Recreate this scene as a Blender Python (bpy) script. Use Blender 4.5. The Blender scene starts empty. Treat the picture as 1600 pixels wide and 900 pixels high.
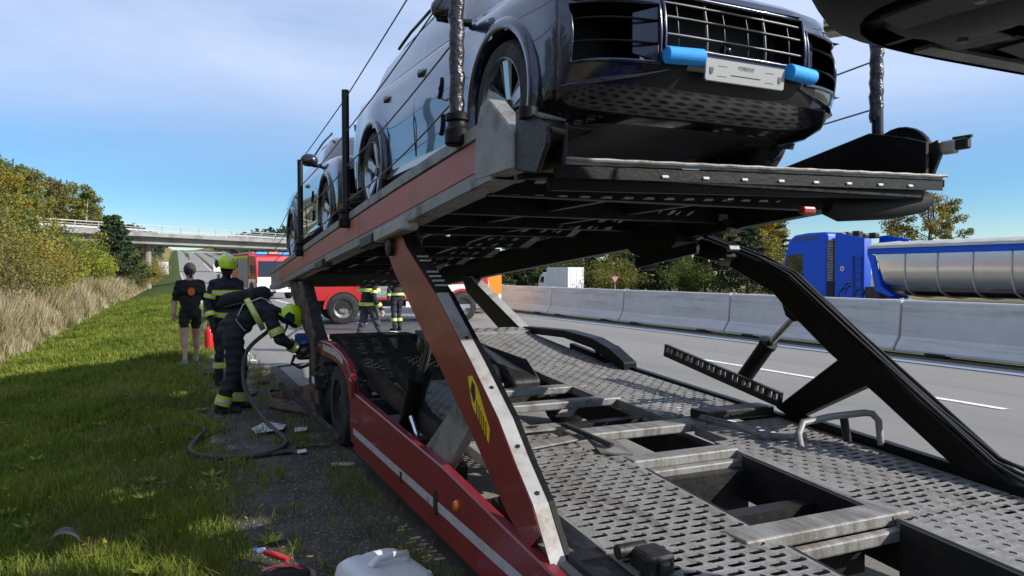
import bpy, bmesh, math, random
import numpy as np
from mathutils import Vector, Matrix, Euler

R = math.radians
SC = bpy.context.scene
COL = SC.collection
random.seed(7)
RNG = np.random.default_rng(11)

# ------------------------------------------------------------------ camera
cam = bpy.data.cameras.new('camera')
cam.sensor_width = 36.0
cam.lens = 1150.0 / 1600.0 * 36.0
cam.clip_start = 0.05
cam.clip_end = 6000
cam_o = bpy.data.objects.new('camera', cam)
COL.objects.link(cam_o)
cam_o.location = (0, 0, 1.65)
cam_o.rotation_euler = (R(90 - 1.15), 0, R(-24.5))
SC.camera = cam_o

# ------------------------------------------------------------------ sky and sun
SUN_AZ = R(129.0)       # clockwise from +Y
SUN_EL = R(29.0)
world = bpy.data.worlds.new('World')
SC.world = world
world.use_nodes = True
wn, wl = world.node_tree.nodes, world.node_tree.links
wn.clear()
w_out = wn.new('ShaderNodeOutputWorld')
w_bg = wn.new('ShaderNodeBackground')
w_sky = wn.new('ShaderNodeTexSky')
w_sky.sky_type = 'NISHITA'
w_sky.sun_disc = False
w_sky.sun_elevation = SUN_EL
w_sky.sun_rotation = SUN_AZ
w_sky.altitude = 400
w_sky.air_density = 1.0
w_sky.dust_density = 0.05
w_sky.ozone_density = 5.0
w_tc = wn.new('ShaderNodeTexCoord')
w_map = wn.new('ShaderNodeMapping')
w_map.inputs['Rotation'].default_value = (0, R(6), R(20))
w_map.inputs['Scale'].default_value = (1.0, 1.0, 5.0)
w_n1 = wn.new('ShaderNodeTexNoise')
w_n1.inputs['Scale'].default_value = 1.1
w_n1.inputs['Detail'].default_value = 6
w_n1.inputs['Roughness'].default_value = 0.55
w_n1.inputs['Distortion'].default_value = 0.6
w_r1 = wn.new('ShaderNodeValToRGB')
w_r1.color_ramp.elements[0].position = 0.28
w_r1.color_ramp.elements[0].color = (.50,.50,.50,1)
w_r1.color_ramp.elements[1].position = 0.66
w_sep = wn.new('ShaderNodeSeparateXYZ')
w_el = wn.new('ShaderNodeMapRange')
w_el.inputs['From Min'].default_value = 0.07
w_el.inputs['From Max'].default_value = 0.27
w_el.interpolation_type = 'SMOOTHSTEP'
w_add = wn.new('ShaderNodeMath'); w_add.operation = 'MULTIPLY'
w_gain = wn.new('ShaderNodeMath'); w_gain.operation = 'MULTIPLY'; w_gain.inputs[1].default_value = 0.82
w_mix = wn.new('ShaderNodeMix'); w_mix.data_type = 'RGBA'
w_mix.inputs['B'].default_value = (5.6, 6.4, 8.3, 1)
wl.new(w_tc.outputs['Generated'], w_map.inputs['Vector'])
wl.new(w_map.outputs['Vector'], w_n1.inputs['Vector'])
wl.new(w_n1.outputs['Fac'], w_r1.inputs['Fac'])
wl.new(w_tc.outputs['Generated'], w_sep.inputs['Vector'])
wl.new(w_sep.outputs['Z'], w_el.inputs['Value'])
wl.new(w_r1.outputs['Color'], w_add.inputs[0])
wl.new(w_el.outputs['Result'], w_add.inputs[1])
wl.new(w_add.outputs[0], w_gain.inputs[0])
wl.new(w_gain.outputs[0], w_mix.inputs['Factor'])
w_hs = wn.new('ShaderNodeHueSaturation'); w_hs.inputs['Saturation'].default_value = 1.28
wl.new(w_sky.outputs['Color'], w_hs.inputs['Color'])
wl.new(w_hs.outputs['Color'], w_mix.inputs['A'])
wl.new(w_mix.outputs['Result'], w_bg.inputs['Color'])
w_bg.inputs['Strength'].default_value = 0.10
wl.new(w_bg.outputs['Background'], w_out.inputs['Surface'])

sun = bpy.data.lights.new('sun', 'SUN')
sun.energy = 4.2
sun.angle = R(0.55)
sun.color = (1.0, 0.955, 0.88)
sun_o = bpy.data.objects.new('sun', sun)
COL.objects.link(sun_o)
sun_dir = Vector((math.sin(SUN_AZ) * math.cos(SUN_EL), math.cos(SUN_AZ) * math.cos(SUN_EL), math.sin(SUN_EL)))
sun_o.rotation_euler = sun_dir.to_track_quat('Z', 'Y').to_euler()
sun_o.location = (20, -20, 30)

SC.view_settings.view_transform = 'Standard'
SC.view_settings.look = 'None'
SC.view_settings.exposure = 0.45
SC.view_settings.gamma = 1.0
SC.view_settings.use_curve_mapping = False
SC.render.engine = 'CYCLES'
SC.cycles.max_bounces = 6
SC.cycles.transparent_max_bounces = 8
SC.cycles.use_denoising = True

# ------------------------------------------------------------------ materials
MATS = {}
def mat(name, col, rough=0.6, metal=0.0, var=0.18, scale=6.0, bump=0.0, bscale=40.0, coat=0.0,
        col2=None, wear=0.0, wscale=3.0, spec=0.5, emit=None, trans=0.0, rvar=0.0, detail=6, stretch=None):
    """Principled material with a noise-driven tint, optional second colour in patches, and bump."""
    m = bpy.data.materials.new(name)
    m.use_nodes = True
    n, l = m.node_tree.nodes, m.node_tree.links
    b = n['Principled BSDF']
    b.inputs['Roughness'].default_value = rough
    b.inputs['Metallic'].default_value = metal
    b.inputs['Specular IOR Level'].default_value = spec
    b.inputs['Coat Weight'].default_value = coat
    b.inputs['Coat Roughness'].default_value = 0.03
    b.inputs['Transmission Weight'].default_value = trans
    tc = n.new('ShaderNodeTexCoord')
    no = n.new('ShaderNodeTexNoise')
    no.inputs['Scale'].default_value = scale
    no.inputs['Detail'].default_value = detail
    no.inputs['Roughness'].default_value = 0.6
    l.new(tc.outputs['Object'], no.inputs['Vector'])
    mr = n.new('ShaderNodeMapRange')
    mr.inputs['From Min'].default_value = 0.25
    mr.inputs['From Max'].default_value = 0.75
    mr.inputs['To Min'].default_value = 1 - var
    mr.inputs['To Max'].default_value = 1 + var
    l.new(no.outputs['Fac'], mr.inputs['Value'])
    hs = n.new('ShaderNodeMix'); hs.data_type = 'RGBA'; hs.blend_type = 'MULTIPLY'
    hs.inputs['Factor'].default_value = 1.0
    hs.inputs['A'].default_value = (*col, 1)
    l.new(mr.outputs['Result'], hs.inputs['B'])
    last = hs.outputs['Result']
    if col2 is not None:
        n2 = n.new('ShaderNodeTexNoise')
        n2.inputs['Scale'].default_value = wscale
        n2.inputs['Detail'].default_value = 8
        n2.inputs['Roughness'].default_value = 0.68
        if stretch:
            mp = n.new('ShaderNodeMapping'); mp.inputs['Scale'].default_value = stretch
            l.new(tc.outputs['Object'], mp.inputs['Vector']); l.new(mp.outputs['Vector'], n2.inputs['Vector'])
        else:
            l.new(tc.outputs['Object'], n2.inputs['Vector'])
        rp = n.new('ShaderNodeMapRange')
        rp.inputs['From Min'].default_value = 0.62 - wear * 0.3
        rp.inputs['From Max'].default_value = 0.72 - wear * 0.2
        l.new(n2.outputs['Fac'], rp.inputs['Value'])
        mx = n.new('ShaderNodeMix'); mx.data_type = 'RGBA'
        l.new(rp.outputs['Result'], mx.inputs['Factor'])
        l.new(last, mx.inputs['A'])
        mx.inputs['B'].default_value = (*col2, 1)
        last = mx.outputs['Result']
    l.new(last, b.inputs['Base Color'])
    if rvar:
        mr2 = n.new('ShaderNodeMapRange')
        mr2.inputs['To Min'].default_value = max(0.0, rough - rvar)
        mr2.inputs['To Max'].default_value = min(1.0, rough + rvar)
        l.new(no.outputs['Fac'], mr2.inputs['Value'])
        l.new(mr2.outputs['Result'], b.inputs['Roughness'])
    if bump:
        nb = n.new('ShaderNodeTexNoise')
        nb.inputs['Scale'].default_value = bscale
        nb.inputs['Detail'].default_value = 5
        l.new(tc.outputs['Object'], nb.inputs['Vector'])
        bp = n.new('ShaderNodeBump')
        bp.inputs['Strength'].default_value = bump
        bp.inputs['Distance'].default_value = 0.02
        l.new(nb.outputs['Fac'], bp.inputs['Height'])
        l.new(bp.outputs['Normal'], b.inputs['Normal'])
    if emit:
        b.inputs['Emission Color'].default_value = (*emit[:3], 1)
        b.inputs['Emission Strength'].default_value = emit[3]
    MATS[name] = m
    return m

def leafmat(name, cols, var=0.5, trans=0.3):
    """Foliage: per-object and position tint between several leaf colours, a little translucency."""
    m = bpy.data.materials.new(name)
    m.use_nodes = True
    n, l = m.node_tree.nodes, m.node_tree.links
    b = n['Principled BSDF']
    b.inputs['Roughness'].default_value = 0.65
    b.inputs['Specular IOR Level'].default_value = 0.25
    geo = n.new('ShaderNodeNewGeometry')
    tc = n.new('ShaderNodeTexCoord')
    no = n.new('ShaderNodeTexNoise')
    no.inputs['Scale'].default_value = 0.55
    no.inputs['Detail'].default_value = 4
    oi = n.new('ShaderNodeObjectInfo')
    va = n.new('ShaderNodeVectorMath'); va.operation = 'ADD'
    l.new(tc.outputs['Object'], va.inputs[0])
    l.new(oi.outputs['Location'], va.inputs[1])
    l.new(va.outputs['Vector'], no.inputs['Vector'])
    a1 = n.new('ShaderNodeMath'); a1.operation = 'MULTIPLY_ADD'
    l.new(geo.outputs['Random Per Island'], a1.inputs[0]); a1.inputs[1].default_value = 0.45
    l.new(no.outputs['Fac'], a1.inputs[2])
    mr = n.new('ShaderNodeMapRange')
    mr.inputs['From Min'].default_value = 0.38; mr.inputs['From Max'].default_value = 1.05
    l.new(a1.outputs[0], mr.inputs['Value'])
    rp = n.new('ShaderNodeValToRGB')
    e = rp.color_ramp.elements
    e[0].color = (*cols[0], 1); e[1].color = (*cols[-1], 1)
    for i, c in enumerate(cols[1:-1]):
        x = e.new((i + 1) / (len(cols) - 1)); x.color = (*c, 1)
    l.new(mr.outputs['Result'], rp.inputs['Fac'])
    l.new(rp.outputs['Color'], b.inputs['Base Color'])
    tr = n.new('ShaderNodeBsdfTranslucent')
    l.new(rp.outputs['Color'], tr.inputs['Color'])
    ms = n.new('ShaderNodeMixShader'); ms.inputs[0].default_value = trans
    l.new(b.outputs['BSDF'], ms.inputs[1]); l.new(tr.outputs['BSDF'], ms.inputs[2])
    l.new(ms.outputs[0], n['Material Output'].inputs['Surface'])
    MATS[name] = m
    return m

# ------------------------------------------------------------------ mesh builder
ORIG = {}
def V3(p): return np.array(p, float)
class MB:
    def __init__(s): s.v = []; s.f = []; s.m = []
    def add(s, vs, fs, mi=0):
        o = len(s.v)
        s.v.extend([tuple(map(float, p)) for p in vs])
        for f in fs:
            s.f.append(tuple(i + o for i in f)); s.m.append(mi)
        return s
    def box(s, a, b, mi=0, mtx=None):
        x0, y0, z0 = a; x1, y1, z1 = b
        vs = [(x0,y0,z0),(x1,y0,z0),(x1,y1,z0),(x0,y1,z0),(x0,y0,z1),(x1,y0,z1),(x1,y1,z1),(x0,y1,z1)]
        if mtx is not None: vs = [tuple(mtx @ Vector(p)) for p in vs]
        return s.add(vs, [(0,3,2,1),(4,5,6,7),(0,1,5,4),(1,2,6,5),(2,3,7,6),(3,0,4,7)], mi)
    def beam(s, p0, p1, w, h, up=(0,0,1), mi=0):
        """Rectangular bar from p0 to p1, width w across, height h along up."""
        p0, p1, up = Vector(p0), Vector(p1), Vector(up)
        d = (p1 - p0).normalized(); sd = d.cross(up).normalized(); u2 = sd.cross(d).normalized()
        vs = []
        for p in (p0, p1):
            for a, b in ((-1,-1),(1,-1),(1,1),(-1,1)):
                vs.append(p + sd * (a * w / 2) + u2 * (b * h / 2))
        return s.add(vs, [(0,3,2,1),(4,5,6,7),(0,1,5,4),(1,2,6,5),(2,3,7,6),(3,0,4,7)], mi)
    def prism(s, poly, off, mi=0):
        n = len(poly); off = V3(off)
        vs = [V3(p) for p in poly] + [V3(p) + off for p in poly]
        fs = [tuple(range(n)), tuple(range(2*n-1, n-1, -1))]
        fs += [(i, (i+1) % n, n + (i+1) % n, n + i) for i in range(n)]
        return s.add(vs, fs, mi)
    def tube(s, pts, r, n=8, cap=True, mi=0, flat=1.0):
        P = [Vector(p) for p in pts]
        if not hasattr(r, '__len__'): r = [r] * len(P)
        vs = []; up = None
        for i, p in enumerate(P):
            d = (P[min(i+1, len(P)-1)] - P[max(i-1, 0)]).normalized()
            if up is None:
                up = Vector((0,0,1)) if abs(d.z) < 0.9 else Vector((0,1,0))
            sd = d.cross(up).normalized(); up = sd.cross(d).normalized()
            for k in range(n):
                a = 2 * math.pi * k / n
                vs.append(p + sd * (math.cos(a) * r[i]) + up * (math.sin(a) * r[i] * flat))
        fs = []
        for i in range(len(P) - 1):
            for k in range(n):
                k2 = (k + 1) % n
                fs.append((i*n+k, i*n+k2, (i+1)*n+k2, (i+1)*n+k))
        if cap:
            fs.append(tuple(range(n-1, -1, -1))); fs.append(tuple((len(P)-1)*n + k for k in range(n)))
        return s.add(vs, fs, mi)
    def cyl(s, p0, p1, r0, r1=None, n=16, mi=0):
        return s.tube([p0, p1], [r0, r0 if r1 is None else r1], n, True, mi)
    def lathe(s, prof, origin, axis=(1,0,0), n=24, mi=0, closed=False, cap=True):
        ax = Vector(axis).normalized()
        up = Vector((0,0,1)) if abs(ax.z) < 0.9 else Vector((0,1,0))
        e1 = ax.cross(up).normalized(); e2 = ax.cross(e1).normalized(); o = Vector(origin)
        vs = []
        for (r, h) in prof:
            for k in range(n):
                a = 2*math.pi*k/n
                vs.append(o + ax*h + e1*(r*math.cos(a)) + e2*(r*math.sin(a)))
        fs = []
        m = len(prof)
        for i in range(m if closed else m-1):
            i2 = (i+1) % m
            for k in range(n):
                k2 = (k+1) % n
                fs.append((i*n+k, i2*n+k, i2*n+k2, i*n+k2))
        if not closed and cap:
            if prof[0][0] > 1e-5: fs.append(tuple(range(n)))
            if prof[-1][0] > 1e-5: fs.append(tuple((m-1)*n+k for k in range(n-1,-1,-1)))
        return s.add(vs, fs, mi)
    def ell(s, c, r, n=16, m=10, mi=0, mtx=None):
        vs = []; fs = []
        for i in range(m+1):
            t = math.pi*i/m
            for k in range(n):
                a = 2*math.pi*k/n
                p = Vector((math.sin(t)*math.cos(a)*r[0], math.sin(t)*math.sin(a)*r[1], math.cos(t)*r[2]))
                if mtx is not None: p = mtx @ p
                vs.append(p + Vector(c))
        for i in range(m):
            for k in range(n):
                k2 = (k+1) % n
                fs.append((i*n+k, (i+1)*n+k, (i+1)*n+k2, i*n+k2))
        return s.add(vs, fs, mi)
    def grid(s, P, mi=0, closeu=False, keep=None):
        nu, nv = len(P), len(P[0])
        vs = [p for row in P for p in row]; fs = []
        for i in range(nu if closeu else nu-1):
            i2 = (i+1) % nu
            for j in range(nv-1):
                if keep is None or keep(i, j):
                    fs.append((i*nv+j, i2*nv+j, i2*nv+j+1, i*nv+j+1))
        return s.add(vs, fs, mi)
    def build(s, name, mats, parent=None, smooth=None, bevel=0.0, recalc=True, bseg=1):
        me = bpy.data.meshes.new(name)
        me.from_pydata(s.v, [], s.f)
        if not isinstance(mats, (list, tuple)): mats = [mats]
        for m in mats: me.materials.append(MATS[m] if isinstance(m, str) else m)
        me.polygons.foreach_set('material_index', s.m)
        bm = bmesh.new(); bm.from_mesh(me)
        bmesh.ops.remove_doubles(bm, verts=bm.verts, dist=1e-5)
        if recalc: bmesh.ops.recalc_face_normals(bm, faces=bm.faces)
        bm.to_mesh(me); bm.free()
        if smooth is not None:
            me.polygons.foreach_set('use_smooth', [True]*len(me.polygons))
            me.set_sharp_from_angle(angle=R(smooth))
        o = link(name, me, parent)
        if bevel:
            bv = o.modifiers.new('bevel', 'BEVEL'); bv.width = bevel; bv.segments = bseg
            bv.limit_method = 'ANGLE'; bv.angle_limit = R(40)
        return o

def link(name, data, parent=None):
    o = bpy.data.objects.new(name, data)
    COL.objects.link(o)
    if parent is not None:
        o.parent = parent
        o.location = -ORIG.get(parent.name, Vector((0,0,0)))
    ORIG[o.name] = Vector((0,0,0))
    return o

def thing(name, label, cat, loc=(0,0,0), group=None):
    """Empty at the base of a thing; its parts are given in world coordinates and become its children."""
    o = bpy.data.objects.new(name, None)
    COL.objects.link(o)
    o.empty_display_size = 0.2
    o.location = loc
    ORIG[o.name] = Vector(loc)
    return tag(o, label, cat, group)
def tag(o, label, cat, group=None):
    o['label'] = label; o['category'] = cat
    if group: o['group'] = group
    return o
def struct(o, kind='structure', label=None):
    o['kind'] = kind
    if label: o['label'] = label
    return o
def copy_tree(o, parent=None):
    c = o.copy(); COL.objects.link(c)
    if parent is not None: c.parent = parent
    for ch in list(o.children): copy_tree(ch, c)
    return c
def npmesh(name, verts, faces, mats, parent=None, smooth=False, midx=None):
    """Fast mesh from numpy arrays (all faces same size)."""
    me = bpy.data.meshes.new(name)
    nf, k = faces.shape
    me.vertices.add(len(verts)); me.vertices.foreach_set('co', np.ascontiguousarray(verts, dtype=np.float32).ravel())
    me.loops.add(nf*k); me.loops.foreach_set('vertex_index', np.ascontiguousarray(faces, dtype=np.int32).ravel())
    me.polygons.add(nf)
    me.polygons.foreach_set('loop_start', np.arange(0, nf*k, k, dtype=np.int32))
    me.polygons.foreach_set('loop_total', np.full(nf, k, dtype=np.int32))
    if not isinstance(mats, (list, tuple)): mats = [mats]
    for m in mats: me.materials.append(MATS[m] if isinstance(m, str) else m)
    if midx is not None: me.polygons.foreach_set('material_index', midx.astype(np.int32))
    if smooth: me.polygons.foreach_set('use_smooth', [True]*nf)
    me.update(calc_edges=True); me.validate()
    return link(name, me, parent)
def text_mesh(name, body, size, mtx, matname, parent=None, depth=0.002, align='CENTER'):
    cu = bpy.data.curves.new(name, 'FONT'); cu.body = body; cu.size = size; cu.extrude = depth
    cu.align_x = align; cu.align_y = 'CENTER'
    t = bpy.data.objects.new(name, cu); COL.objects.link(t)
    dg = bpy.context.evaluated_depsgraph_get()
    me = bpy.data.meshes.new_from_object(t.evaluated_get(dg))
    bpy.data.objects.remove(t)
    me.transform(mtx)
    me.materials.clear(); me.materials.append(MATS[matname])
    return link(name, me, parent)
ip = np.interp
# ------------------------------------------------------------------ material library
mat('asphalt', (0.262,0.246,0.222), 0.9, var=0.34, scale=85, bump=0.6, bscale=160, detail=3, col2=(0.225,0.213,0.195), wear=0.5, wscale=1.0, stretch=(1.1,.02,1))
mat('dark_asphalt', (0.085,0.085,0.088), 0.55, var=0.2, scale=5, bump=0.2, bscale=140, rvar=0.2)
mat('shoulder', (0.095,0.085,0.07), 0.95, var=0.5, scale=14, bump=1.0, bscale=60, col2=(0.045,0.038,0.028), wear=0.8, wscale=2.2)
mat('line_paint', (0.80,0.80,0.78), 0.7, var=0.12, scale=12, col2=(0.35,0.35,0.34), wear=0.25, wscale=9)
mat('concrete', (0.56,0.55,0.53), 0.9, var=0.08, scale=2.5, bump=0.25, bscale=45, col2=(0.38,0.37,0.36), wear=0.4, wscale=1.1, stretch=(1.0,.22,3.5))
mat('bridge_concrete', (0.27,0.26,0.24), 0.9, var=0.15, scale=0.5, col2=(0.18,0.17,0.16), wear=0.4, wscale=0.4)
mat('galvanised', (0.50,0.50,0.49), 0.5, 0.6, var=0.15, scale=8)
mat('black_rubber', (0.012,0.012,0.013), 0.75, var=0.2)
mat('tyre', (0.016,0.016,0.017), 0.8, var=0.35, scale=14, bump=0.3, bscale=60, col2=(0.05,0.047,0.042), wear=0.4, wscale=5)
mat('red_paint', (0.21,0.016,0.020), 0.42, var=0.12, scale=3, coat=0.25, col2=(0.26,0.13,0.11), wear=0.0, wscale=13, stretch=(1,.35,1), bump=0.08, bscale=14, rvar=0.12)
mat('faded_red', (0.42,0.115,0.088), 0.5, var=0.14, scale=2.2, col2=(0.30,0.11,0.085), wear=0.4, wscale=2.4, rvar=0.12)
mat('steel_grey', (0.27,0.265,0.255), 0.55, 0.35, var=0.2, scale=7, col2=(0.13,0.115,0.10), wear=0.4, wscale=5, bump=0.12, bscale=50)
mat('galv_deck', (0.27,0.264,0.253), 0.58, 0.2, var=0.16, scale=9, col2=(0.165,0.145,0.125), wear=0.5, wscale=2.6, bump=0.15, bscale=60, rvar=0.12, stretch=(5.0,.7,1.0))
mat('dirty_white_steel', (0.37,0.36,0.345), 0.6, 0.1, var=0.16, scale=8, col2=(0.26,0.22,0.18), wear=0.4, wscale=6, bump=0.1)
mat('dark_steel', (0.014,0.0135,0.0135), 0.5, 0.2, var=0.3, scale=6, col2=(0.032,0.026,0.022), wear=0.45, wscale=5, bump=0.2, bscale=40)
mat('black_paint', (0.004,0.004,0.0045), 0.5, var=0.3, scale=5, spec=0.22, col2=(0.014,0.013,0.012), wear=0.3, wscale=7, bump=0.1)
mat('soot', (0.014,0.013,0.012), 0.9, var=0.5, scale=8, bump=0.6, bscale=25, col2=(0.05,0.045,0.04), wear=0.4, wscale=8)
mat('burnt_brown', (0.115,0.072,0.045), 0.85, var=0.5, scale=7, col2=(0.025,0.02,0.018), wear=0.6, wscale=6, bump=0.4, bscale=30)
mat('chrome', (0.62,0.62,0.63), 0.14, 1.0, var=0.06)
mat('reflector_grey', (0.46,0.46,0.47), 0.5, var=0.10, scale=20, col2=(0.26,0.25,0.24), wear=0.3, wscale=9)
mat('amber', (0.75,0.17,0.01), 0.25, var=0.1, coat=0.5)
mat('red_lens', (0.35,0.02,0.012), 0.25, coat=0.4)
mat('sticker_yellow', (0.80,0.56,0.02), 0.5, var=0.08)
mat('black_print', (0.01,0.01,0.01), 0.6)
mat('car_paint', (0.007,0.010,0.036), 0.25, 0.25, var=0.04, coat=1.0)
mat('car_paint_dark', (0.010,0.012,0.018), 0.24, 0.35, var=0.04, coat=1.0)
mat('gloss_black', (0.005,0.005,0.006), 0.14, var=0.1, spec=0.4, coat=0.25)
mat('satin_black', (0.006,0.006,0.0065), 0.5, spec=0.3, var=0.2)
mat('under_black', (0.024,0.024,0.025), 0.6, var=0.3, scale=9, bump=0.1)
mat('car_glass', (0.012,0.015,0.017), 0.03, spec=0.8, var=0.02, coat=0.5)
mat('clear_headlight', (0.35,0.36,0.38), 0.08, 0.4, coat=1.0)
mat('alloy', (0.42,0.43,0.45), 0.24, 0.9, var=0.06)
mat('alloy_dark', (0.035,0.036,0.04), 0.3, 0.8, var=0.1)
mat('grille_grey', (0.055,0.057,0.06), 0.4, 0.3, var=0.1)
mat('pebble', (0.17,0.16,0.15), 0.9, var=0.5, scale=30)
mat('plate_silver', (0.30,0.30,0.305), 0.5, 0.2, var=0.05, scale=4)
mat('foam_blue', (0.02,0.33,0.88), 0.7, var=0.10, scale=30, bump=0.15, bscale=120)
mat('post_steel', (0.018,0.019,0.022), 0.35, 0.5, var=0.3, scale=12)
mat('wrap_film', (0.04,0.04,0.045), 0.25, 0.2, var=0.7, scale=22, bump=0.5, bscale=35)
mat('wire_rope', (0.16,0.16,0.155), 0.5, 0.6, var=0.2)
mat('turnout_navy', (0.013,0.015,0.026), 0.88, var=0.35, scale=10, bump=0.7, bscale=22, col2=(0.035,0.034,0.036), wear=0.45, wscale=6)
mat('trouser_grey', (0.055,0.058,0.075), 0.9, var=0.3, scale=9, bump=0.5, bscale=20)
mat('hivis', (0.60,0.74,0.02), 0.6, var=0.2, scale=14, col2=(0.36,0.42,0.05), wear=0.3, wscale=9)
mat('hivis_silver', (0.62,0.63,0.60), 0.35, 0.2, var=0.1, scale=14)
mat('helmet_lime', (0.58,0.80,0.015), 0.28, var=0.06, coat=0.4)
mat('helmet_silver', (0.66,0.66,0.62), 0.3, var=0.05)
mat('black_cloth', (0.011,0.011,0.012), 0.92, var=0.3, bump=0.4, bscale=20)
mat('skin', (0.48,0.27,0.19), 0.55, var=0.10, scale=9)
mat('hair_dark', (0.035,0.022,0.015), 0.7, var=0.4, scale=40, bump=0.6, bscale=70)
mat('shoe_grey', (0.20,0.21,0.24), 0.8, var=0.2)
mat('orange_print', (0.62,0.13,0.02), 0.8)
mat('glove_dark', (0.02,0.02,0.022), 0.85, var=0.3)
mat('extinguisher_red', (0.58,0.02,0.02), 0.3, coat=0.4, var=0.06)
mat('fire_red', (0.50,0.016,0.018), 0.35, coat=0.5, var=0.06)
mat('fire_white', (0.78,0.78,0.77), 0.4, coat=0.3, var=0.05)
mat('shutter_silver', (0.34,0.35,0.37), 0.45, 0.5, var=0.08)
mat('blue_lamp', (0.03,0.16,0.75), 0.15, coat=0.6, emit=(0.05,0.3,1.0,1.2))
mat('orange_panel', (0.85,0.30,0.02), 0.5, var=0.06)
mat('truck_blue', (0.004,0.075,0.52), 0.4, spec=0.22, var=0.04)
mat('truck_blue_dark', (0.01,0.03,0.16), 0.35, coat=0.3, var=0.06)
mat('polished_alu', (0.52,0.51,0.49), 0.24, 1.0, var=0.05, scale=3)
mat('tarp', (0.42,0.42,0.40), 0.8, var=0.15, scale=2, bump=0.3, bscale=6)
mat('box_white', (0.66,0.66,0.67), 0.5, var=0.06, scale=1)
mat('can_plastic', (0.72,0.73,0.72), 0.38, var=0.05, scale=6, col2=(0.42,0.44,0.36), wear=0.15, wscale=5)
mat('sign_white', (0.78,0.78,0.76), 0.5, var=0.03)
mat('sign_red', (0.60,0.05,0.03), 0.45, var=0.03)
mat('hose_rubber', (0.045,0.043,0.04), 0.65, var=0.3, scale=14)
mat('tool_blue', (0.02,0.05,0.22), 0.5, var=0.2)
mat('paper_white', (0.62,0.63,0.64), 0.6, var=0.15, scale=20)
mat('bark', (0.085,0.065,0.048), 0.95, var=0.35, scale=8, bump=0.8, bscale=14)
mat('birch_bark', (0.50,0.48,0.44), 0.9, var=0.3, scale=10, col2=(0.06,0.055,0.05), wear=0.5, wscale=6)
mat('pine_bark', (0.16,0.085,0.05), 0.95, var=0.35, scale=8, bump=0.6, bscale=14)
leafmat('leaf_green', [(0.038,0.06,0.013),(0.095,0.13,0.022),(0.18,0.20,0.04)])
leafmat('leaf_yellow', [(0.11,0.105,0.018),(0.30,0.23,0.025),(0.42,0.31,0.04)])
leafmat('leaf_orange', [(0.15,0.11,0.025),(0.31,0.225,0.042),(0.40,0.34,0.06)])
leafmat('leaf_brown', [(0.11,0.085,0.028),(0.20,0.16,0.05),(0.24,0.25,0.065)])
leafmat('leaf_olive', [(0.07,0.08,0.017),(0.17,0.17,0.033),(0.29,0.26,0.05)])
leafmat('leaf_lime', [(0.12,0.16,0.018),(0.27,0.31,0.035),(0.38,0.38,0.05)])
leafmat('needle', [(0.016,0.030,0.013),(0.036,0.062,0.025),(0.075,0.105,0.04)], trans=0.12)
leafmat('needle_far', [(0.018,0.032,0.022),(0.03,0.052,0.03),(0.05,0.075,0.04)], trans=0.1)
leafmat('grass_tuft', [(0.08,0.075,0.02),(0.17,0.15,0.045),(0.32,0.27,0.11)], trans=0.3)
leafmat('grass_blade', [(0.06,0.085,0.011),(0.16,0.215,0.022),(0.32,0.34,0.06)], trans=0.35)
leafmat('grass_dry', [(0.20,0.16,0.08),(0.42,0.35,0.20),(0.62,0.55,0.38)], trans=0.3)
# ------------------------------------------------------------------ terrain, roads
PX = [-900,-400,-120,-60,-30,-14,-9,-6,-4.8,-3.6,-2,-.5,.2,1.0,13.0,13.3,14.8,15.2,27,30,34,48,60,100,400,1400]
PZ = [30,16,12,9,6,3.0,1.6,.4,-.2,-.5,-.25,-.03,0,0,0,-.02,-.1,-.6,-.6,-.7,-1,-1.0,-.9,-.6,-.5,-.5]
RY = [0,150,300,700,1500,3000,5000]
RZ = [0,0,2,19,44,70,80]
def gz(x, y):
    return float(gza(x, y))
def gza(x, y):
    x = np.asarray(x, float); y = np.asarray(y, float)
    bump = np.clip((y-300)/200, 0, 1)*(13*np.exp(-((x-85)/42)**2) + 9*np.exp(-((x+50)/30)**2))
    return ip(x, PX, PZ) + ip(y, RY, RZ)*np.clip(1-(x-90)/160, 0, 1) + bump

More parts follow.
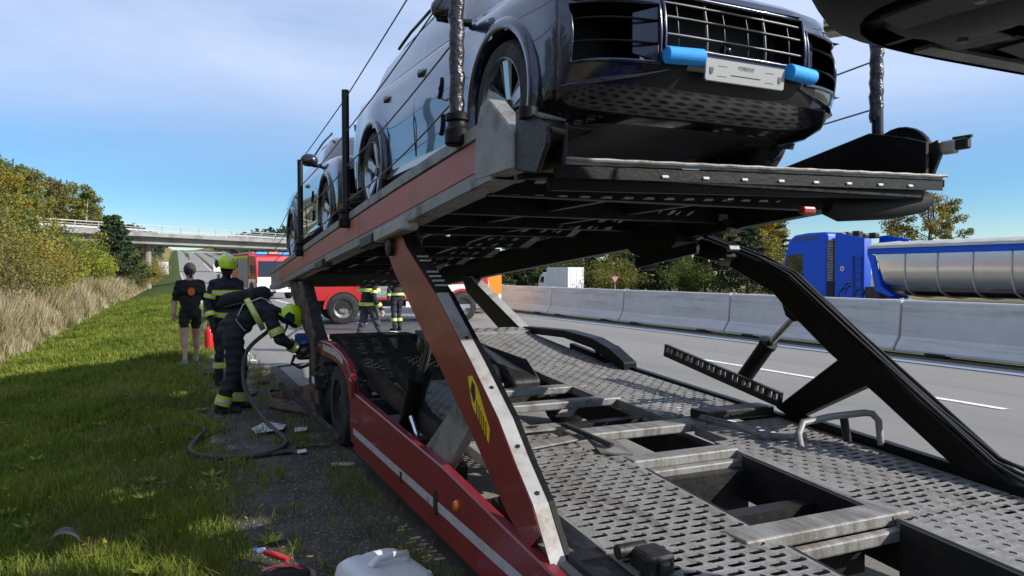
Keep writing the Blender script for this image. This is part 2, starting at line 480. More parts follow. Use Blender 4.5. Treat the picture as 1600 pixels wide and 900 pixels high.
def terrain_mat():
    m = bpy.data.materials.new('verge_ground'); m.use_nodes = True
    n, l = m.node_tree.nodes, m.node_tree.links
    b = n['Principled BSDF']; b.inputs['Roughness'].default_value = 0.95
    b.inputs['Specular IOR Level'].default_value = 0.15
    tc = n.new('ShaderNodeTexCoord')
    a = n.new('ShaderNodeTexNoise'); a.inputs['Scale'].default_value = 0.9; a.inputs['Detail'].default_value = 9; a.inputs['Roughness'].default_value = 0.7
    c = n.new('ShaderNodeTexNoise'); c.inputs['Scale'].default_value = 0.06; c.inputs['Detail'].default_value = 5
    l.new(tc.outputs['Object'], a.inputs['Vector']); l.new(tc.outputs['Object'], c.inputs['Vector'])
    r1 = n.new('ShaderNodeValToRGB'); e = r1.color_ramp.elements
    e[0].position = 0.3; e[0].color = (0.045,0.042,0.016,1); e[1].position = 0.68; e[1].color = (0.085,0.125,0.02,1)
    x = e.new(0.5); x.color = (0.06,0.085,0.014,1)
    l.new(a.outputs['Fac'], r1.inputs['Fac'])
    sx = n.new('ShaderNodeSeparateXYZ'); l.new(tc.outputs['Object'], sx.inputs['Vector'])
    # dry unmown grass on the bank, dry hillside on the far right
    f1 = n.new('ShaderNodeMapRange'); f1.inputs['From Min'].default_value = -3.4; f1.inputs['From Max'].default_value = -4.6
    l.new(sx.outputs['X'], f1.inputs['Value'])
    f2 = n.new('ShaderNodeMapRange'); f2.inputs['From Min'].default_value = 28; f2.inputs['From Max'].default_value = 34
    l.new(sx.outputs['X'], f2.inputs['Value'])
    mx = n.new('ShaderNodeMath'); mx.operation = 'MAXIMUM'
    l.new(f1.outputs['Result'], mx.inputs[0]); l.new(f2.outputs['Result'], mx.inputs[1])
    r2 = n.new('ShaderNodeValToRGB'); e = r2.color_ramp.elements
    e[0].position = 0.35; e[0].color = (0.12,0.10,0.035,1); e[1].position = 0.65; e[1].color = (0.30,0.23,0.10,1)
    l.new(c.outputs['Fac'], r2.inputs['Fac'])
    mm = n.new('ShaderNodeMix'); mm.data_type = 'RGBA'
    l.new(mx.outputs[0], mm.inputs['Factor']); l.new(r1.outputs['Color'], mm.inputs['A']); l.new(r2.outputs['Color'], mm.inputs['B'])
    l.new(mm.outputs['Result'], b.inputs['Base Color'])
    bp = n.new('ShaderNodeBump'); bp.inputs['Strength'].default_value = 0.8; bp.inputs['Distance'].default_value = 0.05
    nb = n.new('ShaderNodeTexNoise'); nb.inputs['Scale'].default_value = 30
    l.new(tc.outputs['Object'], nb.inputs['Vector']); l.new(nb.outputs['Fac'], bp.inputs['Height']); l.new(bp.outputs['Normal'], b.inputs['Normal'])
    MATS['verge_ground'] = m
terrain_mat()

xs = np.unique(np.concatenate([np.array(PX), np.linspace(-8, 1.0, 46), np.linspace(-60, -8, 20), np.linspace(28, 260, 24), [1.15, 12.9, 13.1, 15.4]]))
ys = np.concatenate([np.linspace(-30, 0, 10), np.linspace(0.5, 30, 80), np.linspace(31, 120, 50), np.geomspace(125, 5000, 45)])
GX, GY = np.meshgrid(xs, ys, indexing='ij')
GZ = gza(GX, GY)
und = (np.sin(GX*1.7+GY*.6)*.03 + np.sin(GX*.6-GY*1.3+2)*.03 + RNG.normal(0,.012,GX.shape))
GZ = GZ + np.where((GX < -5), und*np.clip((-5-GX)/2.0,0,1), 0) - np.where((GX>1.05)&(GX<13.05), .08, 0) - np.where((GX>15.15)&(GX<27.1), .08, 0)
idx = np.arange(GX.size).reshape(GX.shape)
fc = np.stack([idx[:-1,:-1],idx[1:,:-1],idx[1:,1:],idx[:-1,1:]],-1).reshape(-1,4)
terrain = struct(npmesh('terrain', np.stack([GX,GY,GZ],-1).reshape(-1,3), fc, 'verge_ground', smooth=True))

def strip(name, x0, x1, y0, y1, dz, m, parent=None, ny=60, jag=0.0):
    yy = np.linspace(y0, y1, ny) if y1 < 200 else np.concatenate([np.linspace(y0, 120, ny), np.geomspace(125, y1, 40)])
    rows = []
    for y in yy:
        j0 = x0 + (jag*(math.sin(y*1.9)+.6*math.sin(y*5.3+1)+RNG.normal(0,.5)) if jag else 0)
        rows.append([(j0, y, gz(max(x0,.2) if x0 < 1 else x0+.05, y)+dz), ((x0+x1)/2, y, gz((x0+x1)/2, y)+dz), (x1, y, gz(x1-.05, y)+dz)])
    mb = MB(); mb.grid(rows)
    return mb.build(name, m, parent, recalc=False)
def up_normals(o):
    bm = bmesh.new(); bm.from_mesh(o.data)
    for f in bm.faces:
        if f.normal.z < 0: f.normal_flip()
    bm.to_mesh(o.data); bm.free()
road = struct(strip('road', 1.02, 13.15, -25, 1500, 0.0, 'asphalt')); up_normals(road)
opp = struct(strip('opposite_road', 15.1, 27.2, -25, 1500, 0.004, 'asphalt')); up_normals(opp)
med = struct(strip('median_strip', 13.05, 15.15, -25, 400, 0.012, 'shoulder')); up_normals(med)
gravel = struct(strip('gravel_shoulder', 0.32, 1.62, -4, 13.5, 0.006, 'shoulder', ny=160, jag=0.05)); up_normals(gravel)
gravel2 = struct(strip('gravel_path', 0.32, 1.08, 13.5, 90, 0.006, 'shoulder', ny=120, jag=0.05)); up_normals(gravel)
def mark(x, y0, y1, w):
    o = strip('lane_marking', x-w/2, x+w/2, y0, y1, 0.006, 'line_paint', road, ny=12); up_normals(o); return o
mark(12.45, -20, 400, 0.27)
for i in range(16):
    mark(9.12, 0.6+i*9-6+6.0-4.0, 0.6+i*9-6+6.0+2.0-4+2+2, 0.13)
for i in range(14):
    mark(5.56, 14.6+i*9-9, 20.4+i*9-9, 0.16)
mark(1.28, 14.5, 300, 0.16)
# irregular darker patch on the road
mb = MB(); pts = []
for k in range(40):
    a = 2*math.pi*k/40; r = 1 + .14*math.sin(3*a) + .1*math.sin(7*a+1)
    pts.append((5.6+2.6*r*math.cos(a), 22.0+3.4*r*math.sin(a), 0.004))
mb.add(pts, [tuple(range(40))])
struct(mb.build('dark_patch', 'dark_asphalt', road, recalc=False)); 
for o in (bpy.data.objects['dark_patch'],):
    del o['kind']

# ------------------------------------------------------------------ concrete barriers
prof = [(-.34,0.03),(-.34,.09),(-.17,.34),(-.11,1.06),(-.09,1.09),(.09,1.09),(.11,1.06),(.17,.34),(.34,.09),(.34,0.03)]
LB = 5.22
mb = MB(); e = .018
poly = [(x, -LB/2+e, z) for x, z in prof]
mb.prism(poly, (0, LB-2*e, 0))
barrier0 = mb.build('concrete_barrier', 'concrete', bevel=.012)
for yy in (-1.7, 1.7):
    mbf = MB(); mbf.box((-.345, yy-.22, 0.0), (.345, yy+.22, .06)); mbf.build('drain_slot', 'black_rubber', barrier0)
for s in (-1, 1):
    mbr = MB(); mbr.tube([(0.0, s*(LB/2-.1), 1.07), (0, s*(LB/2-.1), 1.115), (0, s*(LB/2-.02), 1.12)], .012, 6)
    mbr.build('lifting_loop', 'galvanised', barrier0)
ordn = ['first','second','third','fourth','fifth','sixth','seventh','eighth','ninth','tenth','eleventh','twelfth','thirteenth','fourteenth']
for i in range(13):
    o = barrier0 if i == 0 else copy_tree(barrier0)
    yc = 8.0 + i*5.24
    o.location = (13.9 + random.uniform(-.015,.015), yc, 0.0); o.rotation_euler.z = R(random.uniform(-.25,.25))
    if i == 0: lab = 'grey concrete median barrier nearest the camera, at the right edge of the photo'
    else: lab = '%s grey concrete median barrier counted from the right edge of the photo' % ordn[i]
    tag(o, lab, 'concrete barrier', 'concrete barriers along the median')

# ------------------------------------------------------------------ overpass
br = thing('overpass_bridge', 'pale concrete road bridge with metal railing crossing the motorway in the distance', 'bridge', (-3.4, 112, 0))
A = Vector((-42, 84, 0)); B = Vector((42, 152, 0))
dv = (B-A).normalized(); nv = Vector((dv.y, -dv.x, 0))
zb = 6.9
mb = MB(); mb.beam(A+Vector((0,0,zb-.75)), B+Vector((0,0,zb-.75)), 7.5, 1.1); mb.build('deck_girder', 'bridge_concrete', br)
for sgn in (1, -1):
    mb = MB(); mb.beam(A+nv*sgn*4.3+Vector((0,0,zb-.12)), B+nv*sgn*4.3+Vector((0,0,zb-.12)), 1.2, .5); mb.build('edge_beam', 'bridge_concrete', br)
    L = (B-A).length; nseg = 36
    for i in range(nseg+1):
        p = A + dv*(L*i/nseg) + nv*sgn*4.6
        mb = MB(); mb.box((p.x-.06,p.y-.06,zb+.12),(p.x+.06,p.y+.06,zb+1.15)); mb.build('railing_post', 'galvanised', br)
    for hz, hh in ((1.15,.10),(.80,.06),(.45,.22)):
        mb = MB(); p0 = A+nv*sgn*4.6; p1 = B+nv*sgn*4.6
        mb.beam((p0.x,p0.y,zb+hz),(p1.x,p1.y,zb+hz),.07,hh); mb.build('rail', 'galvanised', br)
for px, py in ((-3.6, 113.0), (14.3, 128.5), (30.5, 142.0)):
    mb = MB(); mb.tube([(px,py,-1.0),(px,py,zb-1.2)],[.45,.45],14); mb.build('pillar', 'bridge_concrete', br, smooth=40)
# abutment wall under the left end
mb = MB(); a2 = A+dv*14; mb.beam(a2+Vector((0,0,3)), a2+dv*.9+Vector((0,0,3)), 8.4, 7.0); mb.build('abutment', 'bridge_concrete', br)
# ------------------------------------------------------------------ car transporter trailer
TR = thing('car_transporter_trailer', 'red and grey two-level car transporter trailer with raised upper deck and perforated loading tracks', 'trailer', (2.65, 6.0, 0))
XL, XR = 1.35, 4.02
UYt = [2.7,3.4,5,6.8,8.8,11.6,12.2]; UZt = [2.405,2.365,2.26,2.12,1.96,1.73,1.68]
UYb = [2.9,5,6.8,8.8,11.6,12.2];     UZb = [2.115,1.95,1.815,1.66,1.43,1.40]
ztop = lambda y: float(ip(y, UYt, UZt))
zbot = lambda y: float(ip(y, UYb, UZb))
zud = lambda y: float(ip(y, [2.78,3.42,7.0,9.1,11.7,12.4], [2.135,2.235,2.21,2.03,1.84,1.79]))
zld = lambda y: float(ip(y, [.2,2,3.5,4.5,6,7.2,8.2,9.5,12,13], [.31,.46,.57,.63,.72,.85,.95,.95,.62,.5]))

def perf(name, x0, x1, y0, y1, zf, m, parent, nx=9, pitch=.058, sl=.78, sw=.60, th=.006, emboss=.0015, rib=.0, endlip=.05):
    """Pressed track panel: staggered obround slots cut right through, with turned-up rims."""
    mb = MB(); ny = max(2, int((y1-y0)/pitch)); dy = (y1-y0)/ny; dx = (x1-x0)/nx
    def cell(a, b, c, d, hole=True):
        cs = [(a,c),(b,c),(b,d),(a,d)]
        P = lambda p, e=0: (p[0], p[1], zf(p[1])+e)
        if not hole:
            mb.add([P(p) for p in cs], [(0,1,2,3)]); return
        mx, my = (a+b)/2, (c+d)/2; hx, hy = (b-a)*sl/2, (d-c)*sw/2; k = hy*.75
        H = [(mx-hx+k,my-hy),(mx+hx-k,my-hy),(mx+hx,my-hy*.4),(mx+hx,my+hy*.4),(mx+hx-k,my+hy),(mx-hx+k,my+hy),(mx-hx,my+hy*.4),(mx-hx,my-hy*.4)]
        vs = [P(p) for p in cs] + [P(p, emboss) for p in H] + [P(p, -.006) for p in H]
        fs = []
        for i in range(4):
            j = (i+1) % 4
            fs.append((i, j, 4+2*i+1, 4+2*i)); fs.append((i, 4+2*i, 4+(2*i-1) % 8))
        for i in range(8):
            j = (i+1) % 8; fs.append((4+i, 4+j, 12+j, 12+i))
        mb.add(vs, fs)
    for r in range(ny):
        c, d = y0+r*dy, y0+(r+1)*dy
        if r % 2 == 0:
            for k in range(nx): cell(x0+k*dx, x0+(k+1)*dx, c, d)
        else:
            cell(x0, x0+dx/2, c, d, False); cell(x1-dx/2, x1, c, d, False)
            for k in range(nx-1): cell(x0+(k+.5)*dx, x0+(k+1.5)*dx, c, d)
    # turned-down side flanges and end lips
    n = 8
    for x in (x0, x1):
        mb.grid([[(x, y0+(y1-y0)*i/n, zf(y0+(y1-y0)*i/n)) for i in range(n+1)], [(x, y0+(y1-y0)*i/n, zf(y0+(y1-y0)*i/n)-.06) for i in range(n+1)]])
    for y in (y0, y1):
        mb.grid([[(x0,y,zf(y)),(x1,y,zf(y))],[(x0,y,zf(y)-endlip),(x1,y,zf(y)-endlip)]])
    return mb.build(name, m, parent, recalc=False)

def ruled(name, x0, x1, ylist, zt, zb_, m, parent, bevel=0):
    """Box beam between x0 and x1 whose top and bottom follow the two functions."""
    mb = MB(); poly = [(x0, y, zt(y)) for y in ylist] + [(x0, y, zb_(y)) for y in reversed(ylist)]
    mb.prism(poly, (x1-x0, 0, 0)); return mb.build(name, m, parent, bevel=bevel)

# ---- upper deck: left side beam made of frame rails and faded red panels
yl = list(np.linspace(3.18, 12.2, 12))
ruled('upper_side_beam', XL+.012, XL+.11, yl, ztop, lambda y: zbot(y), 'steel_grey', TR)
ruled('top_rail', XL-.008, XL+.10, yl, lambda y: ztop(y)+.012, lambda y: ztop(y)-.055, 'steel_grey', TR, .004)
ruled('bottom_rail', XL-.012, XL+.13, yl, lambda y: zbot(y)+.062, lambda y: zbot(y)-.012, 'steel_grey', TR, .006)
for a, b in ((3.37,5.95),(5.965,8.55),(8.565,11.2)):
    ruled('red_panel', XL-.001, XL+.02, list(np.linspace(a,b,6)), lambda y: ztop(y)-.065, lambda y: zbot(y)+.072, 'faded_red', TR)
ruled('end_panel', XL-.001, XL+.02, [11.215, 12.15], lambda y: ztop(y)-.065, lambda y: zbot(y)+.072+(y-11.2)*.15, 'steel_grey', TR)
# grey nose plate with its raised corner
mb = MB(); mb.prism([(XL-.014,3.39,2.10),(XL-.014,3.36,2.36),(XL-.014,3.30,2.46),(XL-.014,3.22,2.475),(XL-.014,3.02,2.34),(XL-.014,2.93,2.27),(XL-.014,2.93,2.105)],(.10,0,0))
mb.build('nose_plate', 'steel_grey', TR, bevel=.008)
for y0, y1, m in ((5.35,5.75,'dark_steel'),(4.55,5.3,'dirty_white_steel'),(7.4,7.8,'dark_steel')):
    mb = MB(); mb.beam((XL+.01,y0,zbot(y0)-.015),(XL+.01,y1,zbot(y1)-.015),.11,.085); mb.build('hinge_sleeve', m, TR, bevel=.012)
# front pocket bracket
mb = MB(); x = XL+.0
mb.prism([(x,2.93,2.355),(x,2.68,2.275),(x,2.63,2.245),(x,2.63,2.17),(x,2.72,2.06),(x,2.93,2.10)],(.02,0,0))
mb.prism([(x,2.93,2.35),(x,2.65,2.265),(x+.12,2.68,2.27),(x+.12,2.93,2.35)],(0,0,.015))
mb.prism([(x+.02,2.90,2.14),(x+.02,2.62,2.22),(x+.11,2.66,2.22),(x+.11,2.90,2.14)],(0,0,.02))
mb.prism([(x+.11,2.93,2.35),(x+.11,2.68,2.27),(x+.11,2.70,2.10),(x+.11,2.93,2.10)],(.02,0,0))
mb.build('pocket_bracket', 'dark_steel', TR, bevel=.006)
mb = MB(); mb.tube([(XL+.0,2.80,2.345),(XL+.0,2.80,2.30)],.04,14); mb.build('stake_socket', 'black_paint', TR, smooth=40)
# stanchions and the wire ropes strung between them
POSTS = [(3.60, 2.42, 3.62), (6.35, 2.15, 3.22), (8.90, 1.96, 2.98)]
for y, z0, z1 in POSTS:
    mb = MB(); mb.tube([(XL-.02,y,z0-.10),(XL-.02,y+.02,z1)],.032,12); mb.build('stanchion','post_steel',TR,smooth=40)
    mb = MB(); mb.lathe([(.055,-.09),(.066,-.08),(.066,-.01),(.055,.0),(.05,.03),(.062,.04),(.062,.07),(.04,.085)],(XL-.02,y,z0-.02),(0,0,1),14); mb.build('stanchion_socket','black_paint',TR,smooth=40)
mb = MB()
pz = np.linspace(2.48, 3.6, 26)
mb.tube([(XL-.022+.004*math.sin(k*2.1), 3.604+.006*math.sin(k*1.3), z) for k, z in enumerate(pz)], [.036+.006*abs(math.sin(k*1.9)) for k in range(26)], 10)
mb.build('stanchion_wrap','wrap_film',TR,smooth=60)
for h in (.10,.40,.70,1.0):
    pts = [(XL-.02, 3.60, 2.46+h*1.02)]
    for y, z0, z1 in POSTS[1:]: 
        for t in (.33,.66,1):
            p0 = pts[0] if False else pts[-1]
        pts.append((XL-.02, y, z0+.02+h*.98))
    P = []
    for i in range(len(pts)-1):
        for t in np.linspace(0,1,6,endpoint=False):
            p = [a+(b-a)*t for a,b in zip(pts[i],pts[i+1])]; p[2] -= .05*math.sin(math.pi*t)*(1.1-h); P.append(p)
    P.append(pts[-1])
    if h > .95: P = P
    else: P.append((XL, 11.6, 1.78+h*.55))
    mb = MB(); mb.tube(P,.0055,6); mb.build('wire_rope','wire_rope',TR)
# ---- upper deck floor: perforated tracks, crossbeams, flaps
for x0, x1 in ((1.50,2.30),(3.04,3.86)):
    for a, b in ((3.42,6.2),(6.22,9.1),(9.12,12.1)):
        perf('upper_track_panel', x0, x1, a, b, zud, 'dark_steel', TR, nx=8, pitch=.085)
    for k in range(5):
        xx = x0+.06+k*(x1-x0-.12)/4
        ruled('track_rib', xx-.014, xx+.014, [3.45,5,7,9.1,11.7,12.05], lambda y: zud(y)-.022, lambda y: zud(y)-.062, 'dark_steel', TR)
for y in (3.5,4.6,5.7,6.8,7.9,9.0,10.1,11.2,12.05):
    mb = MB(); z = zud(y)-.125; mb.box((XL+.11,y-.045,z-.06),(XR-.11,y+.045,z+.06)); mb.build('crossbeam','black_paint',TR,bevel=.006)
for y, x0, x1 in ((6.25,1.8,3.4),(7.35,2.2,3.5),(5.15,2.0,3.2)):  # pale strips stand in for crossbeam tops lit through the gap
    mb = MB(); z = zud(y)-.09; mb.box((x0,y-.07,z-.02),(x1,y+.07,z+.02)); mb.build('lit_beam_strip','dirty_white_steel',TR,bevel=.004)
mb = MB(); mb.box((XL+.11,12.08,1.43),(XR-.11,12.16,1.80)); mb.build('rear_crossbeam','dark_steel',TR,bevel=.01)
for x in (2.33,2.98):
    ruled('inner_rail', x, x+.05, [3.45,5,7,9.1,11.7,12.05], lambda y: zud(y)+.0, lambda y: zud(y)-.15, 'dark_steel', TR)
# sloping front flap with its bright pressed edge and slots
perf('front_flap', 1.47, 3.98, 2.80, 3.40, zud, 'steel_grey', TR, nx=18, pitch=.10, sl=.62, sw=.5, endlip=.018)
mb = MB(); mb.tube([(1.47+2.51*t, 2.785, zud(2.8)+.002*(1 if k % 2 else -.3)) for k, t in enumerate(np.linspace(0,1,30))],.009,6); mb.build('flap_edge','galv_deck',TR,smooth=50)
mb = MB(); mb.box((1.48,2.802,2.060),(3.97,2.815,2.118)); mb.build('flap_fascia','black_paint',TR)
mb = MB(); mb.box((1.50,2.88,2.015),(3.92,2.93,2.075)); mb.build('flap_stiffener','black_paint',TR,bevel=.008)
mb = MB(); mb.prism([(1.5,2.90,2.085),(3.9,2.90,2.085),(3.9,3.35,2.13),(1.5,3.35,2.13)],(0,0,-.015)); mb.build('flap_underplate','black_paint',TR)
mb = MB(); mb.tube([(1.62,2.86,2.085),(2.6,2.84,2.055),(3.86,2.86,2.03)],.008,6); mb.build('flap_rod','galv_deck',TR,smooth=60)
for k in range(8):  # white bits painted in for sky light showing through the slots
    xx = 2.05+k*.235
    mb = MB(); mb.box((xx-.020,2.793,2.072),(xx+.020,2.801,2.086)); mb.build('slot_sky_light','box_white',TR,bevel=.004)
mb = MB(); mb.box((2.93,2.82,1.955),(3.02,2.86,1.995)); mb.build('side_marker_lens','red_lens',TR,bevel=.012,bseg=2)
# the flap hangs a little higher at its right end
for o_ in TR.children:
    if o_.name.split('.')[0] in ('front_flap','flap_edge','flap_fascia','flap_stiffener','flap_underplate','flap_rod','slot_sky_light'):
        for v_ in o_.data.vertices: v_.co.z += .024*(v_.co.x-1.45)
# right side beam of the upper deck
ruled('upper_side_beam', XR-.11, XR, list(np.linspace(3.1,12.2,10)), ztop, zbot, 'black_paint', TR, .005)
mb = MB(); x = XR-.12
mb.prism([(x,4.5,2.30),(x,3.50,2.47),(x,3.24,2.515),(x,3.0,2.45),(x,2.86,2.40),(x,2.86,2.20),(x,4.5,2.15)],(.03,0,0)); mb.build('peaked_plate','black_paint',TR,bevel=.004)
mb = MB(); x = XR-.02
mb.prism([(x,3.8,2.23),(x,2.94,2.40),(x,2.86,2.42),(x,2.84,2.34),(x,2.90,2.20),(x,2.96,2.17),(x,3.8,2.16)],(.03,0,0)); mb.build('side_plate','dark_steel',TR,bevel=.004)
mb = MB(); mb.lathe([(.0,0),(.235,0),(.24,.01),(.24,.03),(.235,.04),(0,.04)],(XR+.03,3.16,2.31),(1,0,0),28); mb.build('wheel_guide_disc','black_paint',TR,smooth=40)
mb = MB(); mb.box((XR-.01,2.77,2.335),(XR+.05,2.86,2.41)); mb.build('end_bracket','dirty_white_steel',TR,bevel=.01)
mb = MB(); mb.box((XR+.0,2.70,2.35),(XR+.05,2.775,2.412)); mb.build('end_clamp','dark_steel',TR,bevel=.01)
mb = MB(); mb.cyl((XR+.03,2.69,2.418),(XR+.03,2.80,2.42),.01,n=8); mb.build('clamp_pin','dark_steel',TR,smooth=40)
mb = MB(); mb.tube([(XR-.03,3.25,2.46),(XR-.03,3.27,3.4)],.034,12); mb.build('stanchion','post_steel',TR,smooth=40)
mb = MB(); mb.tube([(XR-.034+.003*math.sin(k*2.3),3.26+.004*math.sin(k*1.7),2.60+k*.03) for k in range(24)],[.038+.005*abs(math.sin(k*1.7)) for k in range(24)],10); mb.build('stanchion_wrap','wrap_film',TR,smooth=60)
for z0, z1 in ((2.68,2.50),(2.98,2.80)):
    mb = MB(); mb.tube([(XR-.03,3.26,z0),(XR-.03,6.3,z1),(XR-.03,9.0,z1-.25)],.0055,6); mb.build('wire_rope','wire_rope',TR)
# lifting screw housing at the front right and the plastic tie hanging from it
mb = MB(); mb.tube([(3.36,3.06,2.03),(3.42,3.04,2.005),(3.74,2.98,2.03),(3.94,2.92,2.06),(3.985,2.90,2.09)],[.055,.062,.07,.062,.045],12); mb.build('roller_housing','black_rubber',TR,smooth=50)
mb = MB(); mb.tube([(3.965+.024*math.sin(a), 2.87, 2.0+.055*math.cos(a)) for a in np.linspace(0,2*math.pi,16)],.004,6); mb.build('cable_tie_loop','tool_blue',TR,smooth=60)
# ---- left lifting arm (red) : side plate, lit top plate, cylinder and link
sideL = [(5.22,1.91),(5.05,1.70),(4.21,1.25),(3.45,0.80),(2.95,.50),(2.74,.40),(2.76,.56),(2.93,.80),(3.26,1.08),(3.78,1.46),(4.55,1.83),(4.9,1.97)]
def pxz(P, x): return [(x, y, z) for y, z in P]
# outline measured from the picture: lower edge, then upper edge back
armlo = [(5.30,1.89),(5.02,1.67),(4.24,1.22),(3.86,1.01),(3.48,.79),(3.08,.54),(2.86,.45)]
armup = [(2.74,.55),(2.82,.65),(3.0,.79),(3.19,.955),(3.55,1.19),(4.11,1.53),(4.70,1.82),(4.84,1.92)]
mb = MB(); mb.prism(pxz(armlo+armup, XL+.03), (.02,0,0)); mb.build('arm_side_plate','red_paint',TR)
mb = MB(); mb.prism(pxz([(y+.03,z+.0) for y,z in armlo]+[(y+.02,z-.012) for y,z in armup], XL+.052), (.058,0,0)); mb.build('arm_core','dark_steel',TR)
# top plate, two lengths: pale where lit, dark where deck shade is painted in
def armtop(a, b): 
    P = armup[a:b]; return P
mb = MB(); P = [(2.60,.38)]+armup[:6]
for dxs in (0,):
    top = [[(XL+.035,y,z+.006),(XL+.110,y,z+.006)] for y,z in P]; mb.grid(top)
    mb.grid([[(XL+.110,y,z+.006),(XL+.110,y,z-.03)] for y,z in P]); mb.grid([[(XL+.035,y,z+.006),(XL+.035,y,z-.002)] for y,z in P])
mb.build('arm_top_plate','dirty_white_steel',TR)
mb = MB(); Pe = [(2.60,.38)]+armup[:6]
mb.prism([(XL+.111,y,z+.012) for y,z in Pe]+[(XL+.111,y+.03,z-.04) for y,z in reversed(Pe)],(.026,0,0)); mb.build('arm_edge_strip','black_paint',TR)
mb = MB(); P = armup[5:]
mb.grid([[(XL+.035,y,z+.006),(XL+.137,y,z+.006)] for y,z in P]); mb.grid([[(XL+.137,y,z+.006),(XL+.137,y,z-.03)] for y,z in P]); mb.build('arm_top_plate','dark_steel',TR)
for t in range(6):
    f = .35+.085*t+(.3 if t > 3 else 0)
for (y, z) in ((3.06,.845),(3.37,1.072),(3.72,1.293),(2.86,.682)):
    mb = MB(); mb.lathe([(.011,0),(.011,.003),(.006,.004),(.006,.001)],(XL+.075,y,z+.008),(0,-.55,.83),10); mb.build('plate_eyelet','black_print',TR,smooth=50)
for k in range(6):
    y = 4.18+.055*k+(.09 if k>3 else 0); z = float(ip(y,[3.55,4.11,4.70],[1.19,1.53,1.82]))+.012
    mb = MB(); mb.box((XL+.055,y-.012,z-.004),(XL+.125,y+.012,z+.008)); mb.build('grip_rung','dirty_white_steel',TR)
mb = MB(); mb.lathe([(0,0),(.045,0),(.045,.02),(.03,.03),(0,.03)],(XL+.03,4.36,1.20),(-1,0,0),16); mb.build('pivot_boss','dark_steel',TR,smooth=40)
mb = MB(); mb.lathe([(0,0),(.07,0),(.07,.03),(.045,.04),(0,.04)],(XL+.03,5.06,1.84),(-1,0,0),18); mb.build('pivot_boss','dark_steel',TR,smooth=40)
mb = MB(); mb.prism(pxz([(5.35,1.95),(5.2,1.72),(4.95,1.68),(4.8,1.90),(4.9,2.0)], XL+.06),(.12,0,0)); mb.build('pivot_bracket','dark_steel',TR,bevel=.01)
mb = MB(); mb.tube([(XL+.13,4.46,1.30),(XL+.15,4.80,.94)],.03,12); mb.build('cylinder_rod','chrome',TR,smooth=40)
mb = MB(); mb.lathe([(.0,0),(.068,0),(.072,.01),(.072,.76),(.082,.765),(.082,.83),(.045,.835),(0,.835)],(XL+.17,5.30,.32),(-.03,-.625,.78),18); mb.build('cylinder_barrel','black_paint',TR,smooth=40)
mb = MB(); mb.prism(pxz([(3.80,.97),(3.74,1.0),(3.66,.99),(3.58,.92),(3.60,.85),(4.06,.47),(4.52,.47),(4.48,.52)], XL+.06),(.06,0,0)); mb.build('link_plate','steel_grey',TR,bevel=.008)
mb = MB(); mb.lathe([(.018,0),(.034,0),(.034,.012),(.018,.012)],(XL+.058,3.70,.95),(-1,0,0),14,closed=True); mb.build('link_pin','dark_steel',TR,smooth=40)
# sticker on the arm
mb = MB(); stk = [(3.44,1.07),(3.52,1.125),(3.58,1.11),(3.52,.97),(3.30,.82),(3.285,.89)]
mb.prism(pxz(stk, XL+.0285),(.001,0,0)); st = mb.build('warning_sticker','sticker_yellow',TR)
mb = MB(); mb.prism(pxz([(3.48,1.075),(3.52,1.10),(3.54,1.045),(3.495,.985),(3.47,1.015)], XL+.0275),(.0006,0,0)); mb.build('pictogram','black_print',st)
for k in range(5):
    y = 3.455-.03*k; z = 1.005-.021*k
    mb = MB(); mb.beam((XL+.0276,y,z),(XL+.0276,y-.004,z-.085),.0008,.012,up=(0,1,.6)); mb.build('print_line','black_print',st)
# ---- lower frame: left skirt beam
zs_t = lambda y: float(ip(y,[1.0,2.83,3.92,6.17],[.34,.47,.56,.645]))
ruled('skirt_beam', XL, XL+.06, [1.0,2.0,2.83,3.92,5,6.2], zs_t, lambda y: .145, 'red_paint', TR, .008)
ruled('reflective_stripe', XL-.0015, XL+.002, [1.0,3,6.2], lambda y:.342, lambda y:.288, 'reflector_grey', TR)
mb = MB(); mb.lathe([(0,0),(.028,0),(.03,.008),(.022,.022),(0,.026)],(XL,3.66,.355+.06),(-1,0,0),16); mb.build('side_marker_lamp','amber',TR,smooth=40)
mb = MB(); mb.prism([(XL-.006, 4.02+.035*math.cos(a), .33+.075*math.sin(a)) for a in np.linspace(0,2*math.pi,14,endpoint=False)],(.008,0,0)); mb.build('access_cover','dark_steel',TR)
mb = MB(); mb.box((XL-.006,4.72,.26),(XL+.002,4.76,.33)); mb.build('latch','dark_steel',TR)
ruled('skirt_lip', XL-.004, XL+.10, [1.0,3,6.2], lambda y:.147, lambda y:.135, 'dark_steel', TR)
# chassis rails below the deck
for x in (2.05,3.2):
    ruled('chassis_rail', x, x+.09, [.4,2,3.5,4.5,6,7.2,8.2,9.5,12], lambda y: zld(y)-.10, lambda y: zld(y)-.30, 'dark_steel', TR)
for y in (2.9,4.7,5.9,6.9):
    mb = MB(); mb.box((1.42,y-.05,zld(y)-.22),(3.95,y+.05,zld(y)-.09)); mb.build('chassis_crossmember','dark_steel',TR)
